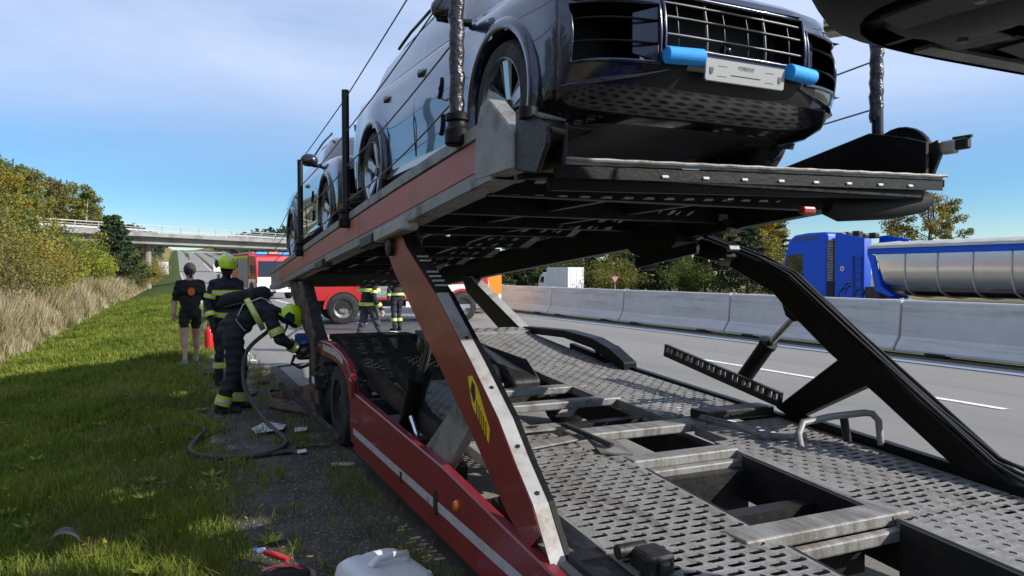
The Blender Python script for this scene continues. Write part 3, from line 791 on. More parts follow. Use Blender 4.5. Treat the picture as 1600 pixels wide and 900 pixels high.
# ---- lower deck tracks
LT = [('galv_deck',1.60,2.36,.55,2.56,7),('galv_deck',1.60,2.36,2.575,3.82,7),('galv_deck',1.60,2.24,3.86,4.22,7),('galv_deck',1.56,2.16,4.26,6.05,8),('dark_steel',1.56,2.36,6.07,7.25,8),('dark_steel',1.60,2.36,7.27,8.6,8)]  # far panels coloured dark to carry the upper deck's shade
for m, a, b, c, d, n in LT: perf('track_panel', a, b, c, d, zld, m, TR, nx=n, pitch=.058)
RTk = [(3.10,3.98,.9,2.40),(3.10,3.98,2.415,3.70),(3.22,3.98,3.72,4.05),(3.16,3.98,4.33,5.0),(3.05,3.98,5.02,6.3),(3.05,3.9,6.32,7.3),(3.05,3.9,7.32,8.5)]
for a, b, c, d in RTk: perf('track_panel', a, b, c, d, zld, 'galv_deck', TR, nx=8, pitch=.058)
for x0, x1, y0, y1, m, dz in ((2.30,3.34,4.07,4.25,'galv_deck',.01),(2.36,3.12,3.50,3.63,'galv_deck',.008),(2.34,3.10,3.44,3.50,'galv_deck',-.04),(2.20,3.22,2.42,2.58,'galv_deck',.008),(2.30,3.15,2.37,2.42,'galv_deck',-.045),
        (2.18,3.2,5.46,5.60,'steel_grey',.0),(2.24,3.2,4.93,5.06,'steel_grey',.01),(2.3,3.1,1.5,1.64,'galv_deck',.0)):
    mb = MB(); yc = (y0+y1)/2; z = zld(yc)+dz; mb.box((x0,y0,z-.06),(x1,y1,z)); mb.build('deck_crossbar',m,TR,bevel=.01,bseg=2)
# inner side walls of the wheel wells
for x, y0, y1 in ((2.37,2.6,3.42),(3.07,2.6,3.42),(2.37,1.0,2.36),(3.07,1.0,2.36)):
    ruled('well_side', x, x+.02, [y0,y1], lambda y: zld(y)-.005, lambda y: zld(y)-.26, 'dark_steel', TR)
for y0, y1 in ((2.55,2.62),(3.36,3.44)):
    mb = MB(); mb.box((2.39,y0,.18),(3.07,y1,zld(y0)-.07)); mb.build('well_end','dark_steel',TR)
# raised transition plates between the left track panels
mb = MB(); mb.prism([(1.62,3.83,zld(3.83)+.012),(2.36,3.98,zld(3.98)+.012),(2.34,4.08,zld(4.1)+.012),(1.62,3.93,zld(3.9)+.014)],(0,0,.012)); mb.build('transition_plate','galv_deck',TR,bevel=.004)
mb = MB(); mb.prism([(1.60,4.22,zld(4.2)+.014),(2.30,4.22,zld(4.2)+.014),(2.30,4.34,zld(4.3)+.02),(1.60,4.34,zld(4.3)+.02)],(0,0,.014)); mb.build('transition_plate','galv_deck',TR,bevel=.004)
for xx in (1.74,1.92,2.1):
    mb = MB(); mb.prism([(xx+.045*math.cos(a),4.28+.018*math.sin(a),zld(4.28)+.036) for a in np.linspace(0,2*math.pi,12,endpoint=False)],(0,0,.003)); mb.build('slot_hole','black_print',TR)
mb = MB(); mb.tube([(2.30,4.22,.66),(2.33,3.80,.635),(2.36,3.74,.62)],[.03,.03,.03],8,flat=.4); mb.build('wheel_stop','dark_steel',TR,smooth=40)
mb = MB(); mb.prism([(2.26,3.70,zld(3.7)+.004),(2.42,3.60,zld(3.6)+.01),(2.44,3.80,zld(3.8)+.03),(2.33,4.02,zld(4)+.02)],(0,0,.01)); mb.build('folded_gusset','galv_deck',TR)
# right edge kerb of the deck
ruled('deck_kerb', 3.985, 4.05, [.9,2,3.2,4.0], lambda y: zld(y)+.055, lambda y: zld(y)-.12, 'black_paint', TR, .006)
ruled('deck_kerb', 3.985, 4.05, [4.01,5,6.1,7.2], lambda y: zld(y)+.02, lambda y: zld(y)-.12, 'black_paint', TR, .006)
ruled('deck_outrigger', 1.42, 1.60, [.8,2,3.1], lambda y: zld(y)-.05, lambda y: zld(y)-.13, 'steel_grey', TR)
# folding bar with pressed slots, standing up beside the right track
mb = MB(); p0 = Vector((3.93,5.35,.97)); p1 = Vector((3.93,3.98,.74))
d = (p1-p0).normalized(); u = Vector((0,-d.z,d.y)); u = u if u.z > 0 else -u
N = 10
for k in range(N):
    a = p0+(p1-p0)*(k/N); b = p0+(p1-p0)*((k+1)/N); L_ = (b-a).length
    mb.beam(a-u*.03, b-u*.03, .03, .045); mb.beam(a+u*.048, b+u*.048, .03, .014)
    for t0, t1 in ((0,.16),(.45,.55),(.84,1.0)): mb.beam(a+d*L_*t0+u*.018, a+d*L_*t1+u*.018, .03, .05)
mb.build('slotted_bar','dark_steel',TR)
# grab handle and tie bars
mb = MB(); mb.tube([(3.40,3.28,.60),(3.46,3.36,.66),(3.56,3.42,.715),(3.74,3.36,.75),(3.92,3.27,.775),(3.965,3.25,.77),(3.985,3.22,.73),(3.985,3.20,.58)],.022,10); mb.build('grab_handle','steel_grey',TR,smooth=60)
mb = MB(); mb.tube([(3.86,3.38,.76),(3.88,3.36,.58)],.026,10); mb.build('handle_post','dark_steel',TR,smooth=60)
mb = MB(); mb.tube([(3.28,4.06,.655),(3.36,3.78,.64),(3.44,3.62,.60),(3.60,3.56,.59),(3.72,3.56,.59)],.024,10); mb.build('bent_rail','steel_grey',TR,smooth=60)
mb = MB(); mb.box((3.34,4.08,zld(4.1)+.005),(3.97,4.26,zld(4.1)+.075)); mb.build('hinge_box','dark_steel',TR,bevel=.01)
for k in range(4):
    xx = 3.46+k*.13; mb = MB(); mb.prism([(xx+.035*math.cos(a),4.075,zld(4.1)+.04+.016*math.sin(a)) for a in np.linspace(0,2*math.pi,12,endpoint=False)],(0,-.003,0)); mb.build('slot_hole','black_print',TR)
# near bracket at the left corner
mb = MB(); mb.prism([(1.46,2.66,.50),(1.46,2.18,.47),(1.46,2.18,.36),(1.46,2.66,.38)],(.30,0,0)); mb.build('corner_box','dark_steel',TR,bevel=.012)
mb = MB(); mb.box((1.63,2.32,.42),(1.76,2.46,.565)); mb.build('ratchet_body','dark_steel',TR,bevel=.02,bseg=2)
mb = MB(); mb.box((1.675,2.30,.445),(1.725,2.322,.54)); mb.build('ratchet_slot','black_print',TR,bevel=.02,bseg=2)
mb = MB(); mb.lathe([(0,0),(.03,0),(.03,.13),(0,.13)],(1.58,2.46,.545),(1,0,0),14); mb.build('ratchet_drum','dark_steel',TR,smooth=40)
# ---- right lifting arm (black), brace, cylinder and hoses
xr = XR-.04
RA_up = [(4.95,1.94),(4.30,1.745),(3.98,1.625),(3.46,1.25),(2.95,.89),(2.52,.61)]
RA_lo = [(2.36,.52),(2.72,.55),(3.20,.86),(3.62,1.12),(3.98,1.38),(4.12,1.50),(4.60,1.70),(5.05,1.80)]
mb = MB(); mb.prism(pxz(RA_up+RA_lo, xr), (.16,0,0)); mb.build('arm_side_plate','black_paint',TR,bevel=.01)
mb = MB(); mb.prism(pxz([(3.42,1.18),(3.28,.96),(3.95,.60),(4.12,.66)], xr+.03),(.10,0,0)); mb.build('arm_brace','black_paint',TR,bevel=.008)
mb = MB(); mb.prism(pxz([(4.10,1.50),(4.03,1.34),(3.95,1.30),(3.88,1.36),(3.90,1.46)], xr+.03),(.10,0,0)); mb.build('cylinder_lug','black_paint',TR,bevel=.008)
mb = MB(); mb.tube([(xr+.08,3.98,1.34),(xr+.08,4.25,1.10)],.026,12); mb.build('cylinder_rod','chrome',TR,smooth=40)
mb = MB(); mb.lathe([(0,0),(.055,0),(.06,.01),(.06,.36),(.068,.365),(.068,.40),(.04,.405),(0,.405)],(xr+.08,4.50,.83),(0,-.62,.70),18); mb.build('cylinder_barrel','black_paint',TR,smooth=40)
for k in range(4):
    off = .03*k; mb = MB()
    P = [(xr+.03+off, y+.01, z+.02+.012*math.sin(y*9+k*2)) for y, z in RA_up]
    P += [(xr+.03+off+.02*k,2.36-.05*k,.56),(xr+.03+off+.03*k,2.1-.06*k,.50)]
    Q = []
    for i in range(len(P)-1):
        for t in np.linspace(0,1,5,endpoint=False): Q.append([a+(b-a)*t for a,b in zip(P[i],P[i+1])])
    Q.append(P[-1]); mb.tube(Q,.011,6); mb.build('hydraulic_hose','black_rubber',TR,smooth=60)
# lift carriage under the upper deck and the cable chain
mb = MB(); mb.prism(pxz([(5.9,2.0),(5.7,1.84),(5.5,1.78),(5.2,1.80),(5.02,1.92),(5.02,2.08),(5.9,2.08)], xr-.2),(.3,0,0)); mb.build('lift_bracket','black_paint',TR,bevel=.01)
mb = MB(); mb.lathe([(0,0),(.06,0),(.068,.02),(.068,.10),(.06,.12),(0,.12)],(xr-.25,5.42,1.74),(1,0,0),18); mb.build('lift_pulley','dark_steel',TR,smooth=40)
mb = MB(); mb.beam((xr-.3,5.42,1.74),(xr-.1,4.85,1.86),.05,.09); mb.build('lift_link','black_paint',TR)
n = 11
for k in range(n):
    a = R(-110+220*k/(n-1)); c = (4.62, 1.91)
    y = c[0]-.19*math.cos(a); z = c[1]+.19*math.sin(a)
    mb = MB(); mtx = Matrix.Translation((xr-.09,y,z)) @ Matrix.Rotation(a,4,'X'); mb.box((-.05,-.022,-.018),(.05,.022,.018),mtx=mtx); mb.build('cable_chain_link','black_rubber' if k%2 else 'galv_deck',TR,bevel=.004)
# ---- rear: hump, guards, rear arms
ruled('wheel_guard', 3.90, 4.06, [5.98,6.25,6.6,7.2,8.0,8.5], lambda y: float(ip(y,[5.98,6.3,6.7,7.3,8.5],[.79,.92,1.0,1.02,.98])), lambda y: float(ip(y,[5.98,6.3,6.7,7.3,8.5],[.70,.80,.90,.94,.90])), 'black_paint', TR, .01)
mb = MB(); mb.prism(pxz([(6.22,.88),(5.84,.60),(5.92,.60),(6.32,.92)],4.0),(.06,0,0)); mb.build('guard_leg','black_paint',TR)
mb = MB(); mb.prism(pxz([(6.6,.94),(6.5,.62),(6.58,.62),(6.72,.95)],4.0),(.06,0,0)); mb.build('guard_leg','black_paint',TR)
perf('rear_plate', 2.55, 3.9, 8.0, 8.35, lambda y: zld(y)+.03, 'galv_deck', TR, nx=10, pitch=.11)
for x, m in ((XR-.16,'black_paint'),(XL+.03,'burnt_brown')):
    mb = MB(); mb.prism(pxz([(10.3,1.62),(9.95,1.60),(8.25,.98),(8.0,.86),(8.05,.78),(8.6,.80),(10.1,1.38)],x),(.13,0,0)); mb.build('rear_arm',m,TR,bevel=.01)
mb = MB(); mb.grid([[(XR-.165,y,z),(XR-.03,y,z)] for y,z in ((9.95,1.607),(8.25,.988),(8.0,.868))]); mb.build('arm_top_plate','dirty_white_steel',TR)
mb = MB(); mb.tube([(XR-.1,9.1,1.16),(XR-.1,8.9,.82)],.04,10); mb.build('cylinder_barrel','black_paint',TR,smooth=40)
# burnt left rear arm with its slotted plate
mb = MB(); mb.prism(pxz([(9.3,1.55),(9.05,1.55),(8.15,.95),(8.02,.55),(8.14,.42),(8.34,.50),(8.42,.86)],XL),(.03,0,0)); mb.build('scorched_plate','burnt_brown',TR,bevel=.006)
mb = MB(); mb.grid([[(XL+.03,y,z),(XL+.14,y,z)] for y,z in ((9.05,1.555),(8.15,.955),(8.02,.56))]); mb.build('arm_top_plate','soot',TR)
for k in range(4):
    y = 8.25+.13*k; z = .955+.0866*k+.012
    mb = MB(); mb.box((XL+.05,y-.02,z-.006),(XL+.12,y+.02,z+.006)); mb.build('grip_rung','steel_grey',TR)
# red fender over the left wheel, with stripe
fen = [(7.75,.955),(7.2,.965),(6.75,.93),(6.45,.87),(6.28,.74),(6.20,.64),(6.20,.20),(6.30,.20),(6.36,.55),(6.50,.72),(6.78,.80),(7.2,.82),(7.75,.80)]
mb = MB(); mb.prism(pxz(fen,XL),(.06,0,0)); mb.build('wheel_fender','red_paint',TR,bevel=.008)
mb = MB(); mb.prism(pxz([(7.6,.93),(6.95,.935),(6.62,.885),(6.62,.83),(6.95,.87),(7.6,.87)],XL-.0015),(.003,0,0)); mb.build('reflective_stripe','reflector_grey',TR)
mb = MB(); mb.prism(pxz([(6.19,.74),(6.30,.76),(6.30,.62),(6.19,.60)],XL-.02),(.04,0,0)); mb.build('fender_hinge','red_paint',TR,bevel=.006)
# scorched locker hanging open behind the wheel
mb = MB(); mb.box((XL+.05,7.85,.28),(XL+.5,8.8,.72)); mb.build('locker','soot',TR,bevel=.01)
mb = MB(); mb.prism([(XL-.02,7.7,.30),(XL-.34,8.9,.20),(XL-.36,8.95,.23),(XL-.04,7.72,.52)],(0,.02,.01)); mb.build('locker_door','burnt_brown',TR)
mb = MB(); mb.prism([(XL+.0,6.9,.10),(XL-.3,8.7,.36),(XL-.3,8.75,.39),(XL+.0,6.95,.13)],(.03,0,.02)); mb.build('bent_side_guard','soot',TR)
mb = MB(); mb.box((XL-.06,7.72,.44),(XL+.06,7.98,.62)); mb.build('control_box','soot',TR,bevel=.015)
mb = MB(); mb.box((XL-.065,7.76,.50),(XL-.055,7.90,.57)); mb.build('control_label','paper_white',TR)
for (a,b,c) in (((XL-.03,7.9,.62),(XL+.02,7.7,.80),(XL+.06,7.6,.55)),((XL+.05,6.0,.50),(XL+.18,5.6,.36),(XL+.2,5.2,.45)),((XL+.12,5.1,.44),(XL+.2,4.85,.30),(XL+.28,4.6,.38))):
    mb = MB(); P = [(1-t)**2*Vector(a)+2*t*(1-t)*Vector(b)+t*t*Vector(c) for t in np.linspace(0,1,10)]; mb.tube(P,.014,6); mb.build('burnt_hose','black_rubber',TR,smooth=60)
# dark beams seen below the left track
ruled('slotted_channel', 1.52, 1.58, [4.2,6.4], lambda y: zld(y)+.05, lambda y: zld(y)-.10, 'dark_steel', TR)
mb = MB(); mb.beam((1.72,6.15,.80),(1.55,4.1,.42),.05,.16); mb.build('diagonal_brace','dark_steel',TR)
mb = MB(); mb.beam((1.50,3.5,.44),(1.62,3.0,.22),.07,.12); mb.build('diagonal_brace','dark_steel',TR)
mb = MB(); mb.box((1.42,3.0,.20),(2.05,3.75,.215)); mb.build('bottom_tray','dirty_white_steel',TR)
mb = MB(); mb.tube([(1.47,4.92,.66),(1.50,4.86,.52)],.02,8); mb.build('grease_tube','chrome',TR,smooth=40)
# tank and housing between the tracks near the wheels
mb = MB(); mb.ell((2.62,6.2,.70),(.10,.13,.12),14,10); mb.build('air_reservoir','steel_grey',TR,smooth=60)
mb = MB(); mb.prism([(2.62,7.2,.93),(2.9,7.2,.93),(2.98,6.2,.86),(2.98,5.9,.70),(2.70,5.9,.70),(2.66,6.2,.86)],(0,0,-.1)); mb.build('axle_housing','dark_steel',TR,bevel=.03,bseg=2)
mb = MB(); mb.prism([(2.25,7.3,.93),(2.55,7.3,.93),(2.55,6.3,.82),(2.30,6.3,.82)],(0,0,-.08)); mb.build('axle_housing','dark_steel',TR,bevel=.03,bseg=2)
mb = MB(); mb.box((2.2,8.1,.84),(2.5,8.5,.95)); mb.build('rear_cover','soot',TR)
# loose torn sheet in the wheel well
mb = MB(); mb.prism([(2.55,3.02,.22),(2.78,3.14,.26),(2.76,3.18,.30),(2.58,3.08,.24)],(0,0,.008)); mb.build('torn_sheet','faded_red',TR)
mb = MB(); mb.prism([(2.60,4.62,.42),(2.80,4.75,.50),(2.92,4.66,.55),(2.72,4.54,.46)],(0,0,.006)); mb.build('torn_sheet','dirty_white_steel',TR)
mb = MB(); mb.prism([(2.75,5.2,.50),(2.98,5.34,.60),(3.06,5.26,.60),(2.86,5.14,.50)],(0,0,.006)); mb.build('torn_sheet','dirty_white_steel',TR)
# wheels
def truck_wheel(parent, c, r, w, face=-1, hub='steel_grey', rr=.62):
    x, y, z = c
    mb = MB(); h = w/2
    mb.lathe([(r*rr,-h),(r*.86,-h*1.02),(r*.96,-h*.9),(r,-h*.7),(r,h*.7),(r*.96,h*.9),(r*.86,h*1.02),(r*rr,h)],(x,y,z),(1,0,0),36,closed=True)
    t = mb.build('tyre','tyre',parent,smooth=35)
    mb = MB(); s = face
    mb.lathe([(r*rr+.004,-h*.95*-s*-1),(r*rr-.01,s*h*.85),(r*.46,s*h*.35),(r*.40,s*h*.30),(r*.28,s*h*.55),(r*.24,s*h*.75),(0,s*h*.78)],(x,y,z),(1,0,0),28)
    mb.build('rim',hub,parent,smooth=35)
for y in (7.08, 8.12):
    for x, f in ((XL+.17,-1),(XR-.16,1)):
        wh = link('wheel', None, TR); ORIG[wh.name] = Vector((0,0,0))
        truck_wheel(wh,(x,y,.39),.39,.26,f,'soot' if f<0 else 'steel_grey')
for y in (7.08,8.12):
    mb = MB(); mb.cyl((XL+.2,y,.39),(XR-.2,y,.39),.07); mb.build('axle','dark_steel',TR,smooth=40)
# drawbar coupling toward the truck
mb = MB(); mb.beam((2.6,.6,.32),(2.6,-1.4,.5),.22,.18); mb.build('drawbar','dark_steel',TR,bevel=.01)
# ------------------------------------------------------------------ SUV (front faces -Y, origin between the tyre contacts of the front axle)
WB = 2.895
def build_suv(paint):
    root = bpy.data.objects.new('loaded_suv', None); COL.objects.link(root); ORIG[root.name] = Vector((0,0,0)); root.empty_display_size = .3
    # plan outline columns: front half (centre->corner), side, rear half (corner->centre)
    fx = [0,.08,.18,.28,.36,.43,.495,.52,.56,.62,.70,.78,.86,.90,.93,.955,.978,.99,1.0]
    NF = len(fx)
    side = list(np.linspace(0,1,72))[1:-1]
    rx = list(reversed([0,.15,.3,.45,.6,.72,.82,.9,.95,.98,1.0]))
    def ring(w, yf, yr, cf, cr, zf, p=4.2, bulge=0.0, fl=0.0):
        pts = []
        def cy(t, c): return c*(1-(max(0,1-t**p))**(1/2.2))
        for t in fx: pts.append((w*t, yf+cy(t,cf)))
        y0, y1 = yf+cf, yr-cr
        for s in side:
            y = y0+(y1-y0)*s
            ww = w - bulge*math.sin(math.pi*s)**2*.5
            for yc in (0.0, WB): ww += fl*math.exp(-((y-yc)/.34)**2)
            pts.append((ww, y))
        for t in rx: pts.append((w*t, yr-cy(t,cr)))
        return [(x, y, zf(y)) for x, y in pts]
    beltf = lambda y: float(ip(y,[-.9,-.5,.4,1.2,2.4,3.6,4.1],[.90,.955,1.03,1.065,1.10,1.13,1.12]))
    lev = [  # z fraction list: (z, w, yf, yr, cf, cr, flare)
        (.20,.82,-.62,3.84,.40,.35,0),(.225,.90,-.76,3.89,.36,.35,.01),(.27,.945,-.83,3.90,.34,.35,.02),(.335,.955,-.875,3.93,.34,.36,.03),
        (.40,.957,-.905,3.95,.34,.36,.035),(.45,.958,-.915,3.965,.34,.36,.04),(.53,.96,-.925,3.975,.34,.36,.04),(.57,.962,-.93,3.98,.34,.36,.04),(.62,.963,-.93,3.98,.35,.37,.042),
        (.68,.962,-.925,3.975,.36,.38,.042),(.74,.960,-.915,3.965,.38,.40,.04),(.80,.955,-.90,3.95,.40,.42,.036),(.86,.948,-.875,3.93,.43,.44,.028)]
    rings = []
    for z, w, yf, yr, cf, cr, fl in lev:
        rings.append(ring(w, yf, yr, cf, cr, (lambda y, z=z: z + max(0,(beltf(y)-.92))*max(0,(z-.45)/.41)*.75 ), bulge=.035 if .25<z<.6 else .02, fl=fl))
    rings.append(ring(.935,-.83,3.90,.46,.46, lambda y: beltf(y)-.03, bulge=.01, fl=.02))
    rings.append(ring(.91,-.79,3.87,.48,.48, beltf, bulge=.0, fl=.012))
    NL = len(rings)
    # hood / shoulder strip up to the greenhouse base
    gbase = ring(.865,.42,3.62,.42,.40, lambda y: beltf(y)+.02, p=2.6)
    top = rings[-1]
    for t in (.12,.3,.5,.7,.86,1.0):
        row = []
        for a, b in zip(top, gbase):
            q = [a[k]+(b[k]-a[k])*t for k in range(3)]
            if b[1] < 1.0 and a[1] < .35: q[2] += .035*math.sin(math.pi*min(1,t))
            row.append(tuple(q))
        rings.append(row)
    P = np.array(rings)             # level x column x 3
    nl, nc = P.shape[:2]
    body = MB()
    side_i = range(NF, NF+len(side))
    def in_arch(c):
        for yc in (0.0, WB):
            if abs(c[0]) > .6 and (c[1]-yc)**2+(c[2]-.40)**2 < .425**2: return True
        return False
    def cellkind(i, j):
        c = (P[i,j]+P[i+1,j]+P[i,j+1]+P[i+1,j+1])/4
        if in_arch(c): return None
        if j < NF-1 and i < NL-1:
            t0, t1 = fx[j], fx[j+1]; z0, z1 = lev[min(i,len(lev)-1)][0], lev[min(i+1,len(lev)-1)][0]
            if t1 <= .496 and .53 <= z0 and z1 <= .801: return 'open'
            if .519 <= t0 and t1 <= .956 and .45 <= z0 and z1 <= .741:
                return 'open'
            if t1 <= .621 and .335 <= z0 and z1 <= .451: return 'valance'
            if z1 <= .336: return 'lip'
        if i < 2 and c[1] < -.2: return 'lip'
        if i < 2 or (i < 4 and c[1] > 3.3): return 'skirt'
        return 'paint'
    parts = {'paint': MB(), 'lip': MB(), 'valance': MB(), 'skirt': MB()}
    for sgn in (1, -1):
        S = P.copy(); S[:,:,0] *= sgn
        for i in range(nl-1):
            for j in range(nc-1):
                k = cellkind(i, j)
                if k in parts:
                    q = [S[i,j],S[i+1,j],S[i+1,j+1],S[i,j+1]]
                    parts[k].add(q if sgn > 0 else q[::-1], [(0,1,2,3)])
    b = parts['paint'].build('body_shell', paint, root, smooth=42)
    parts['lip'].build('lower_lip', 'gloss_black', root, smooth=70)
    parts['skirt'].build('lower_skirt', 'under_black', root, smooth=70)
    parts['valance'].build('front_valance', 'satin_black', root, smooth=40)
    # recess behind grille and intakes
    for x0, x1, z0, z1, yy in ((-.475,.475,.49,.82,-.70),(.495,.90,.44,.76,-.50),(-.90,-.495,.44,.76,-.50)):
        mb = MB(); mb.add([(x0,yy,z0),(x1,yy,z0),(x1,yy,z1),(x0,yy,z1)],[(0,1,2,3)])
        yo = -.90 if abs(x0+x1) < .1 else -.80
        for q in (((x0,yy,z0),(x1,yy,z0),(x1,yo,z0),(x0,yo,z0)),((x0,yy,z1),(x1,yy,z1),(x1,yo,z1),(x0,yo,z1))): mb.add(q,[(0,1,2,3)])
        mb.build('intake_recess','satin_black',root)
    def fy(x, z):       # front surface y at x,z
        yf = float(ip(z,[l[0] for l in lev],[l[2] for l in lev])); cf = float(ip(z,[l[0] for l in lev],[l[4] for l in lev])); w = float(ip(z,[l[0] for l in lev],[l[1] for l in lev]))
        t = min(.995,abs(x)/w); return yf+cf*(1-(1-t**4.2)**(1/2.2))
    # grille bars
    for z in (.60,.69,.765):
        mb = MB(); mb.tube([(x,fy(x,z)+.012,z) for x in np.linspace(-.47,.47,15)],.0062,6); mb.build('grille_bar','grille_grey',root,smooth=60)
    for x in (-.38,-.2,-.08,.08,.2,.38):
        mb = MB(); mb.tube([(x,fy(x,z)+.022,z) for z in (.535,.6,.7,.795)],.004 if abs(x)!=.2 else .009,6); mb.build('grille_strut','alloy_dark' if abs(x)!=.2 else 'grille_grey',root,smooth=60)
    for x in (-.36,-.27,.02,.14,.27):
        mb = MB(); mb.box((x-.045,-.72,.55),(x+.05,-.705,.60)); mb.build('radiator_fin','grille_grey',root)
    mb = MB(); mb.ell((.02,-.80,.60),(.035,.035,.035),12,8); mb.build('radar_sensor','gloss_black',root,smooth=60)
    def loop(x0,x1,z0,z1,off,r,name,m):
        Q = [(x0,z0)]
        for x in np.linspace(x0,x1,8)[1:]: Q.append((x,z0))
        for z in np.linspace(z0,z1,5)[1:]: Q.append((x1,z))
        for x in np.linspace(x1,x0,8)[1:]: Q.append((x,z1))
        for z in np.linspace(z1,z0,5)[1:]: Q.append((x0,z))
        mb = MB(); mb.tube([(x,fy(x,z)+off,z) for x,z in Q],r,6); mb.build(name,m,root,smooth=60)
    loop(-.477,.477,.527,.803,-.004,.010,'grille_frame',paint)
    for s in (1,-1):
        loop(s*.502,s*.915,.447,.743,-.002,.010,'intake_frame',paint)
        for z in (.545,.66):
            mb = MB(); mb.tube([(s*x,fy(x,z)+.02,z) for x in np.linspace(.505,.905,12)],.011,6,flat=.6); mb.build('intake_fin','alloy_dark',root,smooth=60)
        mb = MB(); mb.prism([(s*x,fy(x,.6)+dy,z) for x,dy,z in ((.505,.02,.46),(.62,.06,.50),(.62,.06,.70),(.505,.02,.73))],(0,.02,0)); mb.build('brake_duct',paint,root)
        mb = MB(); mb.tube([(s*x,fy(x,z)-.006,z) for x,z in ((.45,.42),(.60,.385),(.75,.36),(.88,.345),(.93,.34))],[.006,.014,.018,.016,.008],6,flat=.7); mb.build('bumper_crease',paint,root,smooth=60)
        # headlight
        mb = MB(); Q = [(.60,.79),(.72,.785),(.86,.80),(.915,.86),(.86,.885),(.70,.865)]
        mb.prism([(s*x,fy(x,min(z,.86))-.004+(.03 if z>.85 else 0),z) for x,z in Q],(0,.05,0)); mb.build('headlight','clear_headlight',root)
        # wheel arch flare and liner
        for yc in (0.0, WB):
            rows = []
            for a in np.linspace(R(-18),R(198),40):
                ca, sa = math.cos(a), math.sin(a)
                rows.append([(s*xx,yc+rr*ca,.40+rr*sa) for rr,xx in ((.40,.90),(.402,.985),(.415,1.0),(.45,1.003),(.478,.985),(.482,.955))])
            mb = MB(); mb.grid(rows); mb.build('wheel_arch',paint,root,smooth=50)
            rows = [[(s*xx,yc+.42*math.cos(a),.40+.42*math.sin(a)) for xx in (.55,.97)] for a in np.linspace(R(-28),R(208),24)]
            mb = MB(); mb.grid(rows); mb.add([(s*.55,yc+.42*math.cos(a),.40+.42*math.sin(a)) for a in np.linspace(R(-28),R(208),24)],[tuple(range(24))]); mb.build('arch_liner','under_black',root)
    # greenhouse
    roofz = lambda y: float(ip(y,[.9,1.3,2.0,2.8,3.4],[1.58,1.655,1.69,1.66,1.58]))
    gr = [gbase]
    gtop = ring(.60,1.22,3.20,.30,.30, lambda y: roofz(y)-.015, p=2.4)
    for t in (.10,.5,.9,1.0):
        row = []
        for a, c in zip(gbase, gtop):
            q = [a[k]+(c[k]-a[k])*t for k in range(3)]
            q[0] *= 1+.10*math.sin(math.pi*t)*.6
            q[2] += 0.02*math.sin(math.pi*t); row.append(tuple(q))
        gr.append(row)
    G = np.array(gr); cab = MB(); glass = {}
    for sgn in (1,-1):
        S = G.copy(); S[:,:,0] *= sgn
        for i in range(len(gr)-1):
            for j in range(nc-1):
                c = (S[i,j]+S[i+1,j+1])/2; q = [S[i,j],S[i+1,j],S[i+1,j+1],S[i,j+1]]; q = q if sgn>0 else q[::-1]
                kind = None
                if 0 < i < 3:
                    if j < NF-5: kind = 'windscreen'
                    elif j > nc-8: kind = 'rear_window'
                    elif j >= NF:
                        y0 = gbase[j][1]
                        if .62<y0<1.62: kind = 'front_side_window'
                        elif 1.70<y0<2.62: kind = 'rear_side_window'
                        elif 2.70<y0<3.22: kind = 'quarter_window'
                if kind:
                    key = kind if kind in ('windscreen','rear_window') else kind+('_l' if sgn>0 else '_r')
                    glass.setdefault(key,(kind,MB()))[1].add(q,[(0,1,2,3)])
                else: cab.add(q,[(0,1,2,3)])
        # roof
        rows = []
        for t in (1,.75,.5,.25,0):
            rows.append([(sgn*p[0]*t, p[1], p[2]+.03*(1-t*t)) for p in gr[-1]])
        cab.grid(rows)
    cab.build('roof_and_pillars', paint, root, smooth=45)
    for k,(kind,mb) in glass.items(): mb.build(kind,'car_glass',root,smooth=45)
    for s in (1,-1):
        mb = MB(); mb.tube([(s*p[0]*1.0,p[1],p[2]+.008) for p in gbase[NF-2:-9]],.018,6); mb.build('window_trim','gloss_black',root,smooth=60)
        mb = MB(); mb.tube([(s*.62,y,roofz(y)+.035) for y in np.linspace(1.35,3.15,10)],.016,6); mb.build('roof_rail','gloss_black',root,smooth=60)
        # mirror
        mb = MB(); mb.ell((s*1.06,.62,1.13),(.115,.07,.085),16,10); mh = mb.build('mirror','car_paint_dark',root,smooth=60)
        mb = MB(); mb.tube([(s*.90,.60,1.06),(s*1.02,.62,1.06)],[.03,.02],8); mb.build('mirror_arm','gloss_black',mh,smooth=60)
        mb = MB(); mb.box((s*1.06-.07,.56,1.055),(s*1.06+.07,.66,1.075)); mb.build('mirror_base','gloss_black',mh,bevel=.01)
        # doors: seams, handles, sill
        def sx(y,z):
            best = None
            ww = float(ip(z,[l[0] for l in lev]+[.93,1.05],[l[1] for l in lev]+[.935,.91])); yf=-.93+.35; yr=3.98-.37
            sfr=(y-yf)/(yr-yf); bl=.035 if .25<z<.6 else .02
            return s*(ww-bl*math.sin(math.pi*min(1,max(0,sfr)))**2*.5+sum(.04*math.exp(-((y-yc)/.34)**2) for yc in (0,WB))*(.6+.4*min(1,z/.5))+.0015)
        for seam in ([(.50,.34),(.52,.55),(.56,.8),(.62,1.0)],[(1.66,.34),(1.67,.6),(1.66,.8),(1.65,1.04)],[(2.42,.45),(2.36,.62),(2.42,.76),(2.60,.86),(2.66,1.05)]):
            mb = MB(); mb.tube([(sx(y,z),y,z) for y,z in seam],.0045,5); mb.build('door_seam','black_print',root)
        for y in (1.50,2.42):
            z = .95; mb = MB(); mb.tube([(sx(y-.12,z)-s*.005,y-.12,z),(sx(y,z)+s*.028,y,z+.004),(sx(y+.12,z)-s*.005,y+.12,z+.006)],[.020,.030,.020],8); mb.build('door_handle','gloss_black',root,smooth=60)
